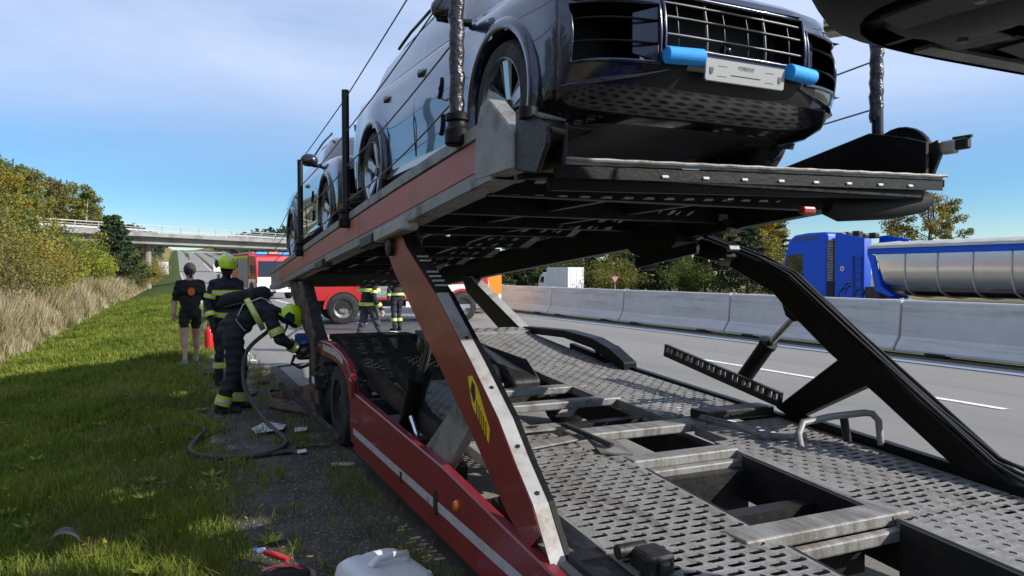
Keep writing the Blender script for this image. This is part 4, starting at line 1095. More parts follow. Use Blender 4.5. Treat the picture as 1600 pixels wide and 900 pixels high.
        for z0, z1 in ((.66,.80),(.40,.54)):
            mb = MB(); mb.tube([(sx(1.02,z)+s*.004,1.02+.05*((z1-z)/(z1-z0))**3,z) for z in np.linspace(z0,z1,7)],.014,6,flat=.5); mb.build('edge_guard','black_rubber',root,smooth=60)
        Q = [(.62,.62),(.95,.62),(1.05,.66),(1.09,.74),(1.0,.80),(.75,.80),(.62,.74)]
        mb = MB(); QQ = Q+[Q[0]]; mb.tube([(sx(y,z)+s*.001,y,z) for y,z in QQ],.0035,5); mb.build('film_edge','black_print',root)
        mb = MB(); mb.prism([(s*.97,.47,.24),(s*.97,2.42,.24),(s*.94,2.44,.33),(s*.94,.47,.33)],(s*-.05,0,0)); mb.build('side_sill','car_paint' if s else paint,root,bevel=.015)
        # rear lamp
        mb = MB(); mb.prism([(s*.70,3.945,.90),(s*.93,3.72,.92),(s*.93,3.74,.99),(s*.70,3.955,.96)],(0,.03,0)); mb.build('tail_lamp','red_lens',root)
        # wheels
        for yc in (0.0, WB):
            wh = link('wheel', None, root); ORIG[wh.name] = Vector((0,0,0)); x = s*.845; h = .125
            mb = MB(); mb.lathe([(.275,-h),(.30,-h*1.02),(.355,-h*.96),(.378,-h*.7),(.38,0),(.378,h*.7),(.355,h*.96),(.30,h*1.02),(.275,h)],(x,yc,.38),(1,0,0),44,closed=True)
            mb.build('tyre','tyre',wh,smooth=35)
            mb = MB(); mb.lathe([(.28,s*h*.98),(.272,s*h*1.0),(.262,s*h*.86),(.25,s*h*.2),(.25,-s*h*.9)],(x,yc,.38),(1,0,0),40,cap=False); mb.build('rim_barrel','alloy',wh,smooth=30)
            mb = MB(); mb.lathe([(.25,-s*h*.1),(.2,-s*h*.15),(.0,-s*h*.15)],(x,yc,.38),(1,0,0),24,cap=False); mb.build('brake_disc','alloy_dark',wh,smooth=30)
            for k in range(5):
                a = R(90+72*k+8)
                mb = MB()
                e1 = np.array([0,math.cos(a),math.sin(a)]); e2 = np.array([0,-math.sin(a),math.cos(a)]); c = np.array([x,yc,.38])
                ax = np.array([s,0,0])
                Q = [c+e1*.03+e2*.035+ax*h*.55, c+e1*.265+e2*.042+ax*h*.86, c+e1*.265-e2*.042+ax*h*.86, c+e1*.03-e2*.035+ax*h*.55]
                mb.prism(Q,-ax*.03); mb.build('rim_spoke','alloy' if k%1==0 else 'alloy_dark',wh,bevel=.008)
                for sg in (1,-1):
                    mb = MB(); mb.beam(c+e1*.06+e2*sg*.03+ax*h*.45, c+e1*.26+e2*sg*.075+ax*h*.7,.02,.03,up=(1,0,0)); mb.build('rim_brace','alloy_dark',wh)
            mb = MB(); mb.lathe([(0,s*.02),(.04,s*.018),(.045,0),(.06,-s*.02)],(x+s*h*.55,yc,.38),(1,0,0),18,cap=False); mb.build('hub_cap','alloy_dark',wh,smooth=40)
    # number plate carrier and blue foam blocks
    mb = MB(); Q = [(-.27,.485),(-.27,.383),(-.26,.373),(.26,.373),(.27,.383),(.27,.485)]
    mb.prism([(x,-.985+(.485-z)*.12,z) for x,z in Q],(0,.012,0)); pl = mb.build('plate_carrier','plate_silver',root,bevel=.003)
    text_mesh('plate_text','PORSCHE',.024,Matrix.Translation((0,-.9865,.455)) @ Matrix.Rotation(R(90),4,'X'),'alloy_dark',pl,.0004)
    mb = MB(); mb.box((-.10,-.9795,.412),(.10,-.978,.4145)); mb.build('plate_line','alloy_dark',pl)
    for s in (1,-1):
        mb = MB(); mb.prism([(s*.232+.014*math.cos(a),-.9785,.44+.035*math.sin(a)) for a in np.linspace(0,2*math.pi,12,endpoint=False)],(0,-.0012,0)); mb.build('plate_hole','black_print',pl)
        for k, z in enumerate((.40,.45)):
            mb = MB(); mb.box((s*.16-.03,-.9825+(.45-z)*.12,z),(s*.16+.03,-.9805+(.45-z)*.12,z+.002)); mb.build('plate_line','alloy_dark',pl)
        mb = MB(); mb.tube([(s*.29,-.985,.478),(s*.38,-.975,.476),(s*.50,-.958,.474)],.042,16); mb.build('foam_block','foam_blue',root,smooth=50,bevel=.006)
    # underside
    mb = MB(); mb.grid([[(x,y,.205+(.0 if -.4<y<3.4 else .02)) for y in (-.55,-.2,.5,1.5,2.5,3.12)] for x in (-.78,-.3,.3,.78)]); mb.build('under_tray','under_black',root)
    mb = MB(); mb.prism([(-.80,3.10,.42),(.80,3.10,.42),(.80,3.80,.42),(-.80,3.80,.42)],(0,0,.02)); mb.build('boot_floor','under_black',root)
    mb = MB(); mb.prism([(-.66,3.62,.245),(.66,3.62,.245),(.66,3.85,.265),(-.66,3.85,.265)],(0,0,-.02)); mb.build('rear_diffuser','satin_black',root,bevel=.01)
    for x in (-.5,-.25,0,.25,.5):
        mb = MB(); mb.box((x-.012,3.62,.205),(x+.012,3.84,.235)); mb.build('diffuser_fin','satin_black',root)
    mb = MB(); mb.box((-.40,3.74,.192),(.40,3.80,.204)); mb.build('tail_strip','steel_grey',root)
    for k,(x0,x1,y0,y1) in enumerate(((-.80,-.62,3.30,3.66),(-.60,-.36,3.28,3.50),(-.58,-.30,3.53,3.72),(-.33,-.06,3.30,3.44),(-.26,.04,3.47,3.70),(-.02,.22,3.28,3.45))):
        mb = MB(); mb.prism([(x0,y0,.192),(x1,y0+.03,.192),(x1-.02,y1,.197),(x0+.03,y1-.04,.197)],(0,0,-.012)); mb.build('undertray_panel',('under_black','satin_black','dark_steel')[k%3],root,bevel=.004)
    for x,y in ((-.70,3.40),(-.48,3.36),(-.44,3.62),(-.2,3.37),(-.12,3.60)):
        mb = MB(); mb.lathe([(0,0),(.014,0),(.014,-.01),(0,-.012)],(x,y,.178),(0,0,1),10); mb.build('tray_bolt','steel_grey',root,smooth=40)
    mb = MB(); mb.tube([(-.52,3.25,.20),(-.40,3.45,.16),(-.10,3.55,.17),(.2,3.50,.18)],.022,8); mb.build('exhaust_link','steel_grey',root,smooth=60)
    mb = MB(); mb.box((-.80,3.16,.195),(.80,3.24,.25)); mb.build('rear_crossmember','steel_grey',root,bevel=.02)
    mb = MB(); mb.tube([(-.18+.06*math.cos(a),3.55,.20-.05*math.sin(a)) for a in np.linspace(0,math.pi,10)],.010,8); mb.build('towing_eye','chrome',root,smooth=60)
    for x,y in ((-.62,3.45),(-.30,3.34),(.1,3.5),(.4,3.36)):
        mb = MB(); mb.prism([(x-.10,y-.06,.25),(x+.08,y-.09,.26),(x+.12,y+.07,.30),(x-.06,y+.10,.28)],(0,0,-.03)); mb.build('heat_shield','steel_grey' if x<0 else 'under_black',root,bevel=.01)
    for s in (1,-1):
        mb = MB(); mb.ell((s*.52,3.52,.25),(.20,.26,.085),16,10); mb.build('silencer','under_black',root,smooth=60)
        mb = MB(); mb.tube([(s*.52,3.7,.27),(s*.58,3.95,.30)],.045,12); mb.build('exhaust_tip','chrome',root,smooth=60)
        mb = MB(); mb.tube([(s*.52,3.3,.24),(s*.30,2.6,.235),(s*.12,2.2,.19),(s*.10,.8,.19)],.032,10); mb.build('exhaust_pipe','steel_grey',root,smooth=60)
        mb = MB(); mb.tube([(s*.25,2.80,.26),(s*.80,2.86,.30)],.03,8); mb.build('suspension_arm','under_black',root,smooth=60)
        mb = MB(); mb.prism([(s*.35,3.05,.21),(s*.80,3.2,.24),(s*.80,3.34,.26),(s*.35,3.25,.21)],(0,0,-.015)); mb.build('deflector_plate','steel_grey',root)
        mb = MB(); mb.box((s*.74-.02,.5,.17),(s*.74+.02,2.4,.205)); mb.build('sill_flange','under_black',root)
    mb = MB(); mb.ell((0,2.86,.29),(.17,.2,.12),14,10); mb.build('differential','under_black',root,smooth=60)
    return root
suv = build_suv('car_paint')
suv.location = (2.70, 3.985, 2.25)
suv.rotation_euler = (R(-.5), 0, R(1.0))
tag(suv, 'glossy dark navy SUV with blue foam blocks beside its plate, front of the upper deck', 'SUV', 'SUVs loaded on the transporter')
suv2 = copy_tree(suv)
suv2.location = (2.64, 9.12, 2.035); suv2.rotation_euler = (R(-4.1), 0, 0)
tag(suv2, 'dark SUV behind the navy one on the upper deck, partly hidden by stanchions', 'SUV', 'SUVs loaded on the transporter')
suv3 = copy_tree(suv)
suv3.location = (2.44, -2.26, 2.10); suv3.rotation_euler = (R(.4), 0, 0)
tag(suv3, 'dark SUV overhead at top right, only its black underside and tail visible', 'SUV', 'SUVs loaded on the transporter')
for r_ in (suv2, suv3):
    for ch in r_.children_recursive:
        if ch.type == 'MESH' and ch.name.split('.')[0] in ('body_shell','roof_and_pillars','wheel_arch','grille_frame','intake_frame','brake_duct','bumper_crease'):
            ch.material_slots[0].link = 'OBJECT'; ch.material_slots[0].material = MATS['car_paint_dark']
# truck deck that carries the overhead car (mostly out of the picture)
TK = thing('car_transporter_truck', 'upper deck of the towing truck carrying the overhead dark SUV', 'truck', (2.65,-2.5,0))
for x0, x1 in ((1.50,2.30),(3.0,3.8)):
    mb = MB(); mb.box((x0,-5.6,2.03),(x1,.62,2.07)); mb.build('track_panel','dark_steel',TK,bevel=.005)
for x in (XL,XR-.1):
    mb = MB(); mb.box((x,-5.8,1.86),(x+.1,.55,2.12)); mb.build('upper_side_beam','red_paint' if x < 2 else 'black_paint',TK,bevel=.01)
    for y in (-5.2,-1.4):
        mb = MB(); mb.box((x+.01,y,.3),(x+.09,y+.18,1.86)); mb.build('deck_post','dark_steel',TK,bevel=.01)
for y in (-5.4,-3.5,-1.4,.3):
    mb = MB(); mb.box((XL+.1,y-.05,1.90),(XR-.1,y+.05,2.03)); mb.build('crossbeam','dark_steel',TK)
mb = MB(); mb.box((1.45,-7.0,.55),(3.9,-1.2,.72)); mb.build('lower_deck','dark_steel',TK,bevel=.01)
mb = MB(); mb.prism([(1.42,-6.0,.6),(1.42,-6.0,1.9),(1.42,-6.5,2.6),(1.42,-8.1,2.7),(1.42,-8.3,1.6),(1.42,-8.35,.5)],(2.46,0,0)); mb.build('cab','fire_white',TK,bevel=.08,bseg=2)
for y in (-2.2,-7.2):
    for x, f in ((1.6,-1),(3.7,1)):
        wh = link('wheel', None, TK); ORIG[wh.name] = Vector((0,0,0)); truck_wheel(wh,(x,y,.46),.46,.28,f)
# ------------------------------------------------------------------ trees, shrubs, grass
def leaf_cloud(centres, radii, n_per, size, rng, flat=1.0, up=0.0):
    """Leaf quads scattered round clump centres; returns vertex and face arrays."""
    C = np.repeat(centres, n_per, axis=0); Rr = np.repeat(radii, n_per, axis=0)
    n = len(C)
    d = rng.normal(size=(n,3)); d /= np.linalg.norm(d,axis=1,keepdims=True)
    rad = rng.random(n)**.45
    P = C + d*Rr[:,None]*rad[:,None]*np.array([1,1,flat])
    a = rng.normal(size=(n,3)); a[:,2] += up; a /= np.linalg.norm(a,axis=1,keepdims=True)
    b = np.cross(a, rng.normal(size=(n,3))); b /= np.linalg.norm(b,axis=1,keepdims=True)
    s = size*(.6+.8*rng.random(n))[:,None]
    v = np.stack([P-a*s*.5, P+b*s*.32, P+a*s*.5, P-b*s*.32],1).reshape(-1,3)
    f = np.arange(n*4).reshape(-1,4)
    return v, f
def limb_tree(rng, h, spread, trunk_h, nl):
    """Tapered trunk and limbs; returns MB and limb tip/along points."""
    mb = MB(); lean = rng.normal(0,.03,2)
    tp = [(lean[0]*h*t+.04*math.sin(5*t)*h*.1, lean[1]*h*t, h*.93*t) for t in np.linspace(0,1,9)]
    mb.tube(tp,[h*.018*(1-.88*t)+.01 for t in np.linspace(0,1,9)],7)
    pts = []
    for k in range(nl):
        t = trunk_h+(1-trunk_h)*((k+.5)/nl)**.9*.98
        i = min(7,int(t*8)); b = np.array(tp[i])+(np.array(tp[i+1])-np.array(tp[i]))*(t*8-i)
        az = k*2.4+rng.normal(0,.4); L = spread*(1.05-.75*max(0,(t-trunk_h)/(1-trunk_h))**1.4)*rng.uniform(.75,1.15)
        el = rng.uniform(.25,.75)
        e = b+np.array([math.cos(az)*math.cos(el),math.sin(az)*math.cos(el),math.sin(el)])*L
        m = (b+e)/2+np.array([0,0,.08*L])
        r0 = h*.018*(1-.88*t)*.55+.006
        mb.tube([b,m,e],[r0,r0*.6,r0*.25],5)
        for q in (.45,.7,.9,1.0): pts.append(b+(e-b)*q+rng.normal(0,.08*L,3))
    pts.append(np.array(tp[-1])); pts.append(np.array(tp[-2]))
    return mb, np.array(pts)
def make_tree(name, kind, seed, h, spread, leafm, barkm, leaf, n_per, trunk_h=.25, nl=16, density=1.0):
    rng = np.random.default_rng(seed)
    root = bpy.data.objects.new(name, None); COL.objects.link(root); ORIG[root.name] = Vector((0,0,0))
    if kind == 'broad':
        mb, pts = limb_tree(rng, h, spread, trunk_h, nl)
        mb.build('trunk', barkm, root, smooth=60)
        rad = rng.uniform(.16,.34,len(pts))*spread
        v, f = leaf_cloud(pts, rad, n_per, leaf, rng, .8)
        npmesh('crown', v, f, leafm, root)
    elif kind == 'shrub':
        mb = MB(); cs = []
        for k in range(nl):
            az = rng.uniform(0,6.28); el = rng.uniform(.5,1.45); L = h*rng.uniform(.55,1.0)
            e = np.array([math.cos(az)*math.cos(el)*spread/h*1.3,math.sin(az)*math.cos(el)*spread/h*1.3,math.sin(el)])*L
            mb.tube([(0,0,-.1),e*.5+np.array([0,0,.05]),e],[.03,.018,.006],5)
            for q in (.3,.55,.8,1.0): cs.append(e*q+rng.normal(0,.1*h,3)*np.array([1,1,.5]))
        mb.build('stem', barkm, root, smooth=60)
        cs = np.array(cs); cs[:,2] = np.abs(cs[:,2])
        v, f = leaf_cloud(cs, rng.uniform(.14,.26,len(cs))*max(h,spread), n_per, leaf, rng, .85)
        npmesh('crown', v, f, leafm, root)
    elif kind == 'pine':
        mb = MB(); mb.tube([(0,0,-.2),(0.02*h,0,h*.5),(0,0.01*h,h)],[h*.02,h*.014,.01],7); cs = []; rr = []
        nw = nl
        for k in range(nw):
            t = trunk_h+(1-trunk_h)*k/nw; z = h*t; L = spread*(1.0-.92*((t-trunk_h)/(1-trunk_h)))*rng.uniform(.85,1.1)
            for q in range(5):
                az = q*1.257+k*.7+rng.normal(0,.25); e = np.array([math.cos(az)*L,math.sin(az)*L,z+.10*L+rng.normal(0,.05*L)])
                mb.tube([(0,0,z),e],[.025,.008],4)
                for w in (.35,.6,.82,1.0):
                    cs.append(np.array([0,0,z])*(1-w)+e*w+np.array([0,0,.04*L])); rr.append(.10*spread+.14*L*(1.1-w))
        mb.build('trunk', barkm, root, smooth=60)
        v, f = leaf_cloud(np.array(cs), np.array(rr), n_per, leaf, rng, .6, up=.3)
        npmesh('crown', v, f, leafm, root)
    return root
def put(root, x, y, s, rz, label, cat, group, first=[]):
    o = root
    if root.get('_used'): 
        o = copy_tree(root); del o['_used']
    else: root['_used'] = 1
    o.location = (x, y, gz(x,y)-.12*s); o.scale = (s,s,s*random.uniform(.95,1.08)); o.rotation_euler.z = rz
    tag(o, label, cat, group); return o
def recolour(o, m):
    for ch in o.children:
        if ch.name.startswith('crown'): ch.material_slots[0].link = 'OBJECT'; ch.material_slots[0].material = MATS[m]
T_birch = make_tree('birch_tree','broad',3,9.0,2.1,'leaf_olive','birch_bark',.20,60,.22,20)
T_broad = make_tree('broadleaf_tree','broad',8,8.5,3.0,'leaf_green','bark',.22,75,.16,20)
T_thin  = make_tree('sparse_tree','broad',15,9.5,2.2,'leaf_orange','bark',.20,32,.22,20)
T_pine  = make_tree('pine_tree','pine',21,7.0,3.3,'needle','pine_bark',.24,40,.08,13)
T_spruce= make_tree('spruce_tree','pine',25,11.0,2.4,'needle','pine_bark',.30,22,.06,18)
T_shrub = make_tree('shrub','shrub',31,3.2,2.3,'leaf_brown','bark',.095,130,nl=22)
T_bush  = make_tree('bush','shrub',37,2.4,2.0,'leaf_lime','bark',.10,120,nl=20)
gl = 'trees on the left bank'
L_ = [
 (T_thin,-8.6,44,.66,'leaf_olive','thin olive tree on the left bank, at the left edge of the photo'),
 (T_birch,-9.8,54,.68,'leaf_yellow','yellow-green birch on the left bank just right of the edge tree'),
 (T_broad,-13.2,82,1.05,'leaf_olive','broad olive tree on the left bank before the bridge end'),
 (T_thin,-18.5,118,1.32,'leaf_orange','sparse orange-brown tree rising behind the left end of the bridge'),
 (T_birch,-16.8,122,1.38,'leaf_brown','brownish birch behind the bridge end beside the orange one'),
 (T_broad,-15.0,124,1.40,'leaf_olive','rounded olive green tree behind the bridge left of the pale-trunked birch'),
 (T_birch,-12.6,126,1.36,'leaf_olive','pale-trunked birch at the right end of the tree row behind the bridge'),
 (T_broad,-13.6,132,1.35,'leaf_green','dark green tree tucked behind the pale-trunked birch'),
 (T_birch,-14.5,68,.9,'leaf_olive','tall olive birch behind the shrubs near the left edge'),
 (T_broad,-21,120,1.5,'leaf_green','big green tree furthest left behind the bridge'),
 (T_birch,-20,104,1.3,'leaf_yellow','yellowish birch left of the bridge end'),
]
for T, x, y, s, m, lab in L_: recolour(put(T,x,y,s,random.uniform(0,6),lab,'tree',gl), m)
gs = 'shrubs on the left bank'
S_ = [
 (T_shrub,-6.0,29.0,1.0,'leaf_brown','nearest brown shrub at the left edge of the photo'),
 (T_shrub,-6.0,33.5,1.0,'leaf_olive','olive shrub behind the nearest one at the left edge'),
 (T_shrub,-6.2,38.5,1.1,'leaf_orange','tall rusty shrub on the left bank before the olive bush'),
 (T_bush,-6.6,44.0,1.5,'leaf_olive','olive bush on the left bank between brown shrubs and yellow-green bush'),
 (T_bush,-7.2,50.0,1.4,'leaf_lime','yellow-green autumn bush on the left bank below the birches'),
 (T_bush,-6.1,58.5,1.35,'leaf_lime','bright yellow-green bush left of the dark pine'),
 (T_bush,-7.4,64.0,1.7,'leaf_green','green bush at the foot of the bridge abutment'),
 (T_shrub,-8.4,48.0,1.5,'leaf_green','large green shrub under the left bank trees'),
 (T_shrub,-7.2,70.0,1.3,'leaf_orange','orange shrub left of the bridge abutment'),
 (T_bush,-5.0,97.0,1.6,'leaf_olive','olive bush right of the dark pine by the bridge'),
 (T_bush,-4.9,106.0,1.6,'leaf_yellow','small yellow bush beside the bridge pillar'),
 (T_shrub,-4.6,140.0,1.7,'leaf_orange','orange bush behind the bridge pillar'),
]
for T, x, y, s, m, lab in S_: recolour(put(T,x,y,s,random.uniform(0,6),lab,'shrub',gs), m)
put(T_pine,-5.9,86,1.05,1.0,'dark green pine standing in front of the bridge','tree',gl)
# right side, beyond the barrier
gr_ = 'trees beyond the motorway barrier'
R_ = [
 (T_bush,41,98,2.0,'leaf_yellow','yellow bush behind the white box truck'),
 (T_broad,45,96,.95,'leaf_green','green tree right behind the white box truck'),
 (T_pine,47,92,1.35,'needle','pine behind the yield sign, left of two'),
 (T_pine,51.5,90,1.5,'needle','pine behind the yield sign, right of two'),
 (T_broad,55,88,1.1,'leaf_olive','olive tree behind the barrier under the lift carriage'),
 (T_pine,52,78,1.05,'needle','low pine behind the barrier left of the black arm'),
 (T_pine,56.5,76,1.1,'needle','bushy pine behind the barrier right of the olive tree'),
 (T_broad,59,82,1.15,'leaf_olive','olive broad tree behind the bushy pine'),
 (T_birch,66.5,72,1.2,'leaf_orange','orange birch with a pale trunk left of the blue truck'),
 (T_birch,69,73,1.22,'leaf_yellow','yellow-green birch beside the orange birch'),
 (T_spruce,71,73,1.0,'needle','dark spruce just left of the blue truck cab'),
 (T_pine,60,66,1.05,'needle','pine behind the black arm near the blue truck'),
 (T_broad,66,78,1.2,'leaf_green','tall green tree behind the orange birch'),
 (T_birch,79,62,1.12,'leaf_yellow','yellow birch rising behind the tipper trailer, left of three'),
 (T_thin,82,60,1.2,'leaf_orange','thin orange tree rising behind the tipper trailer, middle of three'),
 (T_birch,85,58,1.1,'leaf_olive','birch rising behind the tipper trailer, right of three'),
 (T_shrub,48,76,1.6,'leaf_olive','olive shrub behind the barrier, low beneath the pines'),
 (T_shrub,55,70,1.5,'leaf_green','green shrub behind the barrier left of the blue truck'),
 (T_bush,46,84,1.8,'leaf_green','green bush behind the white and red sign'),
 (T_pine,62,76,1.25,'needle','tall pine between the olive tree and the orange birch'),
 (T_pine,48,100,1.5,'needle','distant pine showing above the box truck'),
 (T_shrub,63,64,1.6,'leaf_olive','olive shrub beside the blue truck cab'),
]
R_ += [(T_birch,63.5,70,1.15,'leaf_orange','orange birch showing between the black arm and the pines'),(T_birch,72.5,76,1.25,'leaf_orange','orange birch directly behind the blue truck cab'),(T_broad,74,80,1.2,'leaf_yellow','yellow broad tree behind the blue truck cab')]
for T, x, y, s, m, lab in R_: recolour(put(T,x,y,s*1.14,random.uniform(0,6),lab,'tree' if T not in (T_bush,T_shrub) else 'shrub',gr_), m)
# trees beside the camera, left of the picture (seen in the car's doors)
for k,(T,x,y,s,m) in enumerate(((T_shrub,-8.5,3.0,1.5,'leaf_brown'),(T_broad,-11.0,7.5,.9,'leaf_orange'),(T_shrub,-8.2,11.0,1.4,'leaf_olive'),(T_broad,-12.0,14.0,.9,'leaf_brown'),(T_broad,-11.5,0.0,.85,'leaf_olive'),(T_shrub,-8.6,17.5,1.3,'leaf_orange'),(T_broad,-13,20.5,.9,'leaf_green'))):
    recolour(put(T,x,y,s,k*1.3,['brown shrub left of the camera','orange tree left of the camera','olive shrub left of the camera','brown tree left of the camera','olive tree behind the camera to the left','orange shrub just outside the left edge','green tree just outside the left edge'][k],'tree' if T is T_broad else 'shrub','trees beside the camera'), m)
# far wood on the hills behind the bridge : reads as one mass
rng = np.random.default_rng(5)
cs = []; rr = []
for k in range(900):
    y = rng.uniform(230,760); side = rng.random()
    x = -rng.uniform(7,70) if side < .35 else rng.uniform(32,60+.16*y)
    z = gz(x,y); h = rng.uniform(7,14)
    for q in range(5):
        t = q/5; cs.append((x,y,z+h*(.15+.85*t))); rr.append(h*.22*(1.15-t))
for k in range(260):
    y = rng.uniform(560,900); x = rng.uniform(.0,.30)*y-10
    z = gz(x,y); h = rng.uniform(9,15)
    if abs(x-14) < 22: continue
    for q in range(5):
        t = q/5; cs.append((x,y,z+h*(.15+.85*t))); rr.append(h*.22*(1.15-t))
v, f = leaf_cloud(np.array(cs), np.array(rr), 9, 1.7, rng, 1.1)
struct(npmesh('far_wood', v, f, 'needle_far'), 'stuff', 'dark conifer wood on the far hills')
tag_o = bpy.data.objects['far_wood']; tag_o['category'] = 'wood'

# ---- grass
def blades(n, xs_, ys_, hs, ws, rng, lean=.35, z_off=-.02):
    X, Y = xs_, ys_; Z = gza(X,Y)+z_off
    az = rng.uniform(0,6.283,n); h = hs; w = ws
    dx, dy = np.cos(az), np.sin(az); la = rng.uniform(0,6.283,n); ll = h*lean*rng.uniform(.2,1.3,n)
    p0 = np.stack([X-dx*w,Y-dy*w,Z],1); p1 = np.stack([X+dx*w,Y+dy*w,Z],1)
    mx = X+np.cos(la)*ll*.35; my = Y+np.sin(la)*ll*.35
    p2 = np.stack([mx+dx*w*.7,my+dy*w*.7,Z+h*.6],1); p3 = np.stack([mx-dx*w*.7,my-dy*w*.7,Z+h*.6],1)
    tx = X+np.cos(la)*ll; ty = Y+np.sin(la)*ll
    p4 = np.stack([tx,ty,Z+h],1); p5 = p4+np.stack([dx*w*.12,dy*w*.12,np.zeros(n)],1)
    v = np.stack([p0,p1,p2,p3,p5,p4],1).reshape(-1,3)
    b = np.arange(n)[:,None]*6
    f = np.concatenate([b+np.array([[0,1,2,3]]), b+np.array([[3,2,4,5]])],0)
    return v, f
rng = np.random.default_rng(9)
def clumpy(X, Y, rng, s=1.0):
    return (np.sin(X*2.3*s+1.3)*np.sin(Y*1.7*s)+np.sin(X*5.1*s+Y*3.7*s)*.6+np.sin(X*9*s-Y*7*s)*.4)
n = 330000
Y = 2.3*np.exp(rng.random(n)*math.log(60/2.3)); X = rng.uniform(-5.0,1.34,n)
# thin out towards the gravel and keep only what the camera could see nearby
edge = .36+.22*np.sin(Y*1.3)+.16*np.sin(Y*3.1+1)
pk = np.where(X < edge-.15, 1.0, np.where(X < edge+.05, .55, .03+.30*(clumpy(X,Y,rng,1.4)>.75)+.30*((X>1.08)&(Y<6.3))))
pk = pk*np.where(X > -.30*Y-1.2, 1, 0)*np.where(X>-3.7,1,.15)
k = rng.random(n) < pk; X, Y = X[k], Y[k]; n = len(X)
bare = (clumpy(X*.7+2,Y*.5+1,rng,1.0) > 1.05)&(rng.random(n)<.6)
X, Y = X[~bare], Y[~bare]; n = len(X)
tall = 1+.5*np.clip(clumpy(X,Y,rng),-.6,1.6)
h = rng.uniform(.045,.11,n)*tall*np.where(Y<6,1.0,1.0+.02*(Y-6)); w = rng.uniform(.0022,.0045,n)*np.clip(Y/5,1,5)
v, f = blades(n,X,Y,h,w,rng,.6)
struct(npmesh('verge_grass', v, f, 'grass_blade'),'stuff','short green grass on the verge')['category'] = 'grass'
# dry tufts on the gravel edge
n = 26000
Y = 2.5*np.exp(rng.random(n)*math.log(25/2.5)); X = rng.uniform(-.8,1.38,n)
k = ((clumpy(X*1.5,Y*1.2,rng)>.15)|(rng.random(n)<.12))&((X<.42)|(X>1.02)|(rng.random(n)<.16)); X, Y = X[k], Y[k]; n = len(X)
v, f = blades(n,X,Y,rng.uniform(.05,.16,n),rng.uniform(.0016,.003,n)*np.clip(Y/5,1,4),rng,.9)
struct(npmesh('dry_tufts', v, f, 'grass_tuft'),'stuff','dry grass tufts along the gravel edge')['category'] = 'grass'
# broad-leaved weeds and fallen leaves scattered over the verge
def flakes(n, x0, x1, y0, y1, s0, s1, lift, rng):
    Y = y0*np.exp(rng.random(n)*math.log(y1/y0)); X = rng.uniform(x0,x1,n); k = X > -.30*Y-1.0; X, Y = X[k], Y[k]; n = len(X)
    C = np.stack([X,Y,gza(X,Y)+lift+rng.random(n)*lift],1)
    a = rng.normal(size=(n,3)); a[:,2] *= .35; a /= np.linalg.norm(a,axis=1,keepdims=True)
    b = np.cross(a,np.array([0,0,1])+rng.normal(0,.3,(n,3))); b /= np.linalg.norm(b,axis=1,keepdims=True)
    s = rng.uniform(s0,s1,n)[:,None]
    return np.stack([C-a*s,C+b*s*.5,C+a*s,C-b*s*.5],1).reshape(-1,3), np.arange(n*4).reshape(-1,4)
v, f = flakes(900,-4,1.3,2.6,30,.012,.028,.05,rng)
struct(npmesh('fallen_leaves', v, f, 'leaf_yellow'),'stuff','small yellow leaves fallen on the verge')['category'] = 'leaves'
cx = rng.uniform(-3.5,.6,260); cy = 2.8*np.exp(rng.random(260)*math.log(25/2.8)); vs = []
for x, y in zip(cx,cy):
    m = int(rng.integers(5,9)); az = rng.random()*6.28; L = rng.uniform(.04,.10)
    for q in range(m):
        t = az+6.283*q/m; d = np.array([math.cos(t),math.sin(t),.45]); e = np.array([-math.sin(t),math.cos(t),0]); c0 = np.array([x,y,gz(x,y)+.01])
        vs.append(np.stack([c0,c0+d*L*.55+e*L*.22,c0+d*L,c0+d*L*.55-e*L*.22]))
vs = np.array(vs).reshape(-1,3)
struct(npmesh('verge_weeds', vs, np.arange(len(vs)).reshape(-1,4), 'leaf_lime'),'stuff','broad-leaved weeds among the verge grass')['category'] = 'weeds'
# tall dry grass on the bank
n = 110000
Y = 9*np.exp(rng.random(n)*math.log(130/9)); X = -3.6-np.abs(rng.normal(0,2.6,n))
cl = clumpy(X*.55,Y*.35,rng); k = (X > -.32*Y-1.5)&((cl>-.25)|(rng.random(n)<.25)); X, Y = X[k], Y[k]; n = len(X)
hh = rng.uniform(.45,1.25,n)*np.clip((-X-3.3)/1.2,.25,1)*(.8+.5*np.clip(clumpy(X*.55,Y*.35,rng),-.7,1.2))
v, f = blades(n,X,Y,np.clip(hh,.15,1.5),rng.uniform(.006,.013,n)*np.clip(Y/20,1,4),rng,.4)
mi_ = np.tile(((clumpy(X*.9+3,Y*.6,rng)>.35)&(rng.random(n)<.75)).astype(np.int32),2)
struct(npmesh('tall_dry_grass', v, f, ['grass_dry','grass_tuft'], midx=mi_),'stuff','tall dry yellow grass on the left bank')['category'] = 'grass'
# gravel stones on the shoulder
n = 9000
Y = 2.5*np.exp(rng.random(n)*math.log(18/2.5)); X = rng.uniform(.15,1.3,n)
s = rng.uniform(.003,.011,n)
base = np.array([(1,0,0),(0,1,0),(-1,0,0),(0,-1,0),(0,0,.8)])
v = (np.stack([X,Y,gza(X,Y)+.007],1)[:,None,:]+base[None]*s[:,None,None]*rng.uniform(.6,1.3,(n,5,1))).reshape(-1,3)
b = np.arange(n)[:,None]*5
f = np.concatenate([b+np.array([[0,1,4]]),b+np.array([[1,2,4]]),b+np.array([[2,3,4]]),b+np.array([[3,0,4]])],0)
struct(npmesh('gravel', v, f, 'pebble'),'stuff','loose grey gravel on the shoulder')['category'] = 'gravel'
for o in list(bpy.data.objects):
    if o.get('_used') is not None: del o['_used']
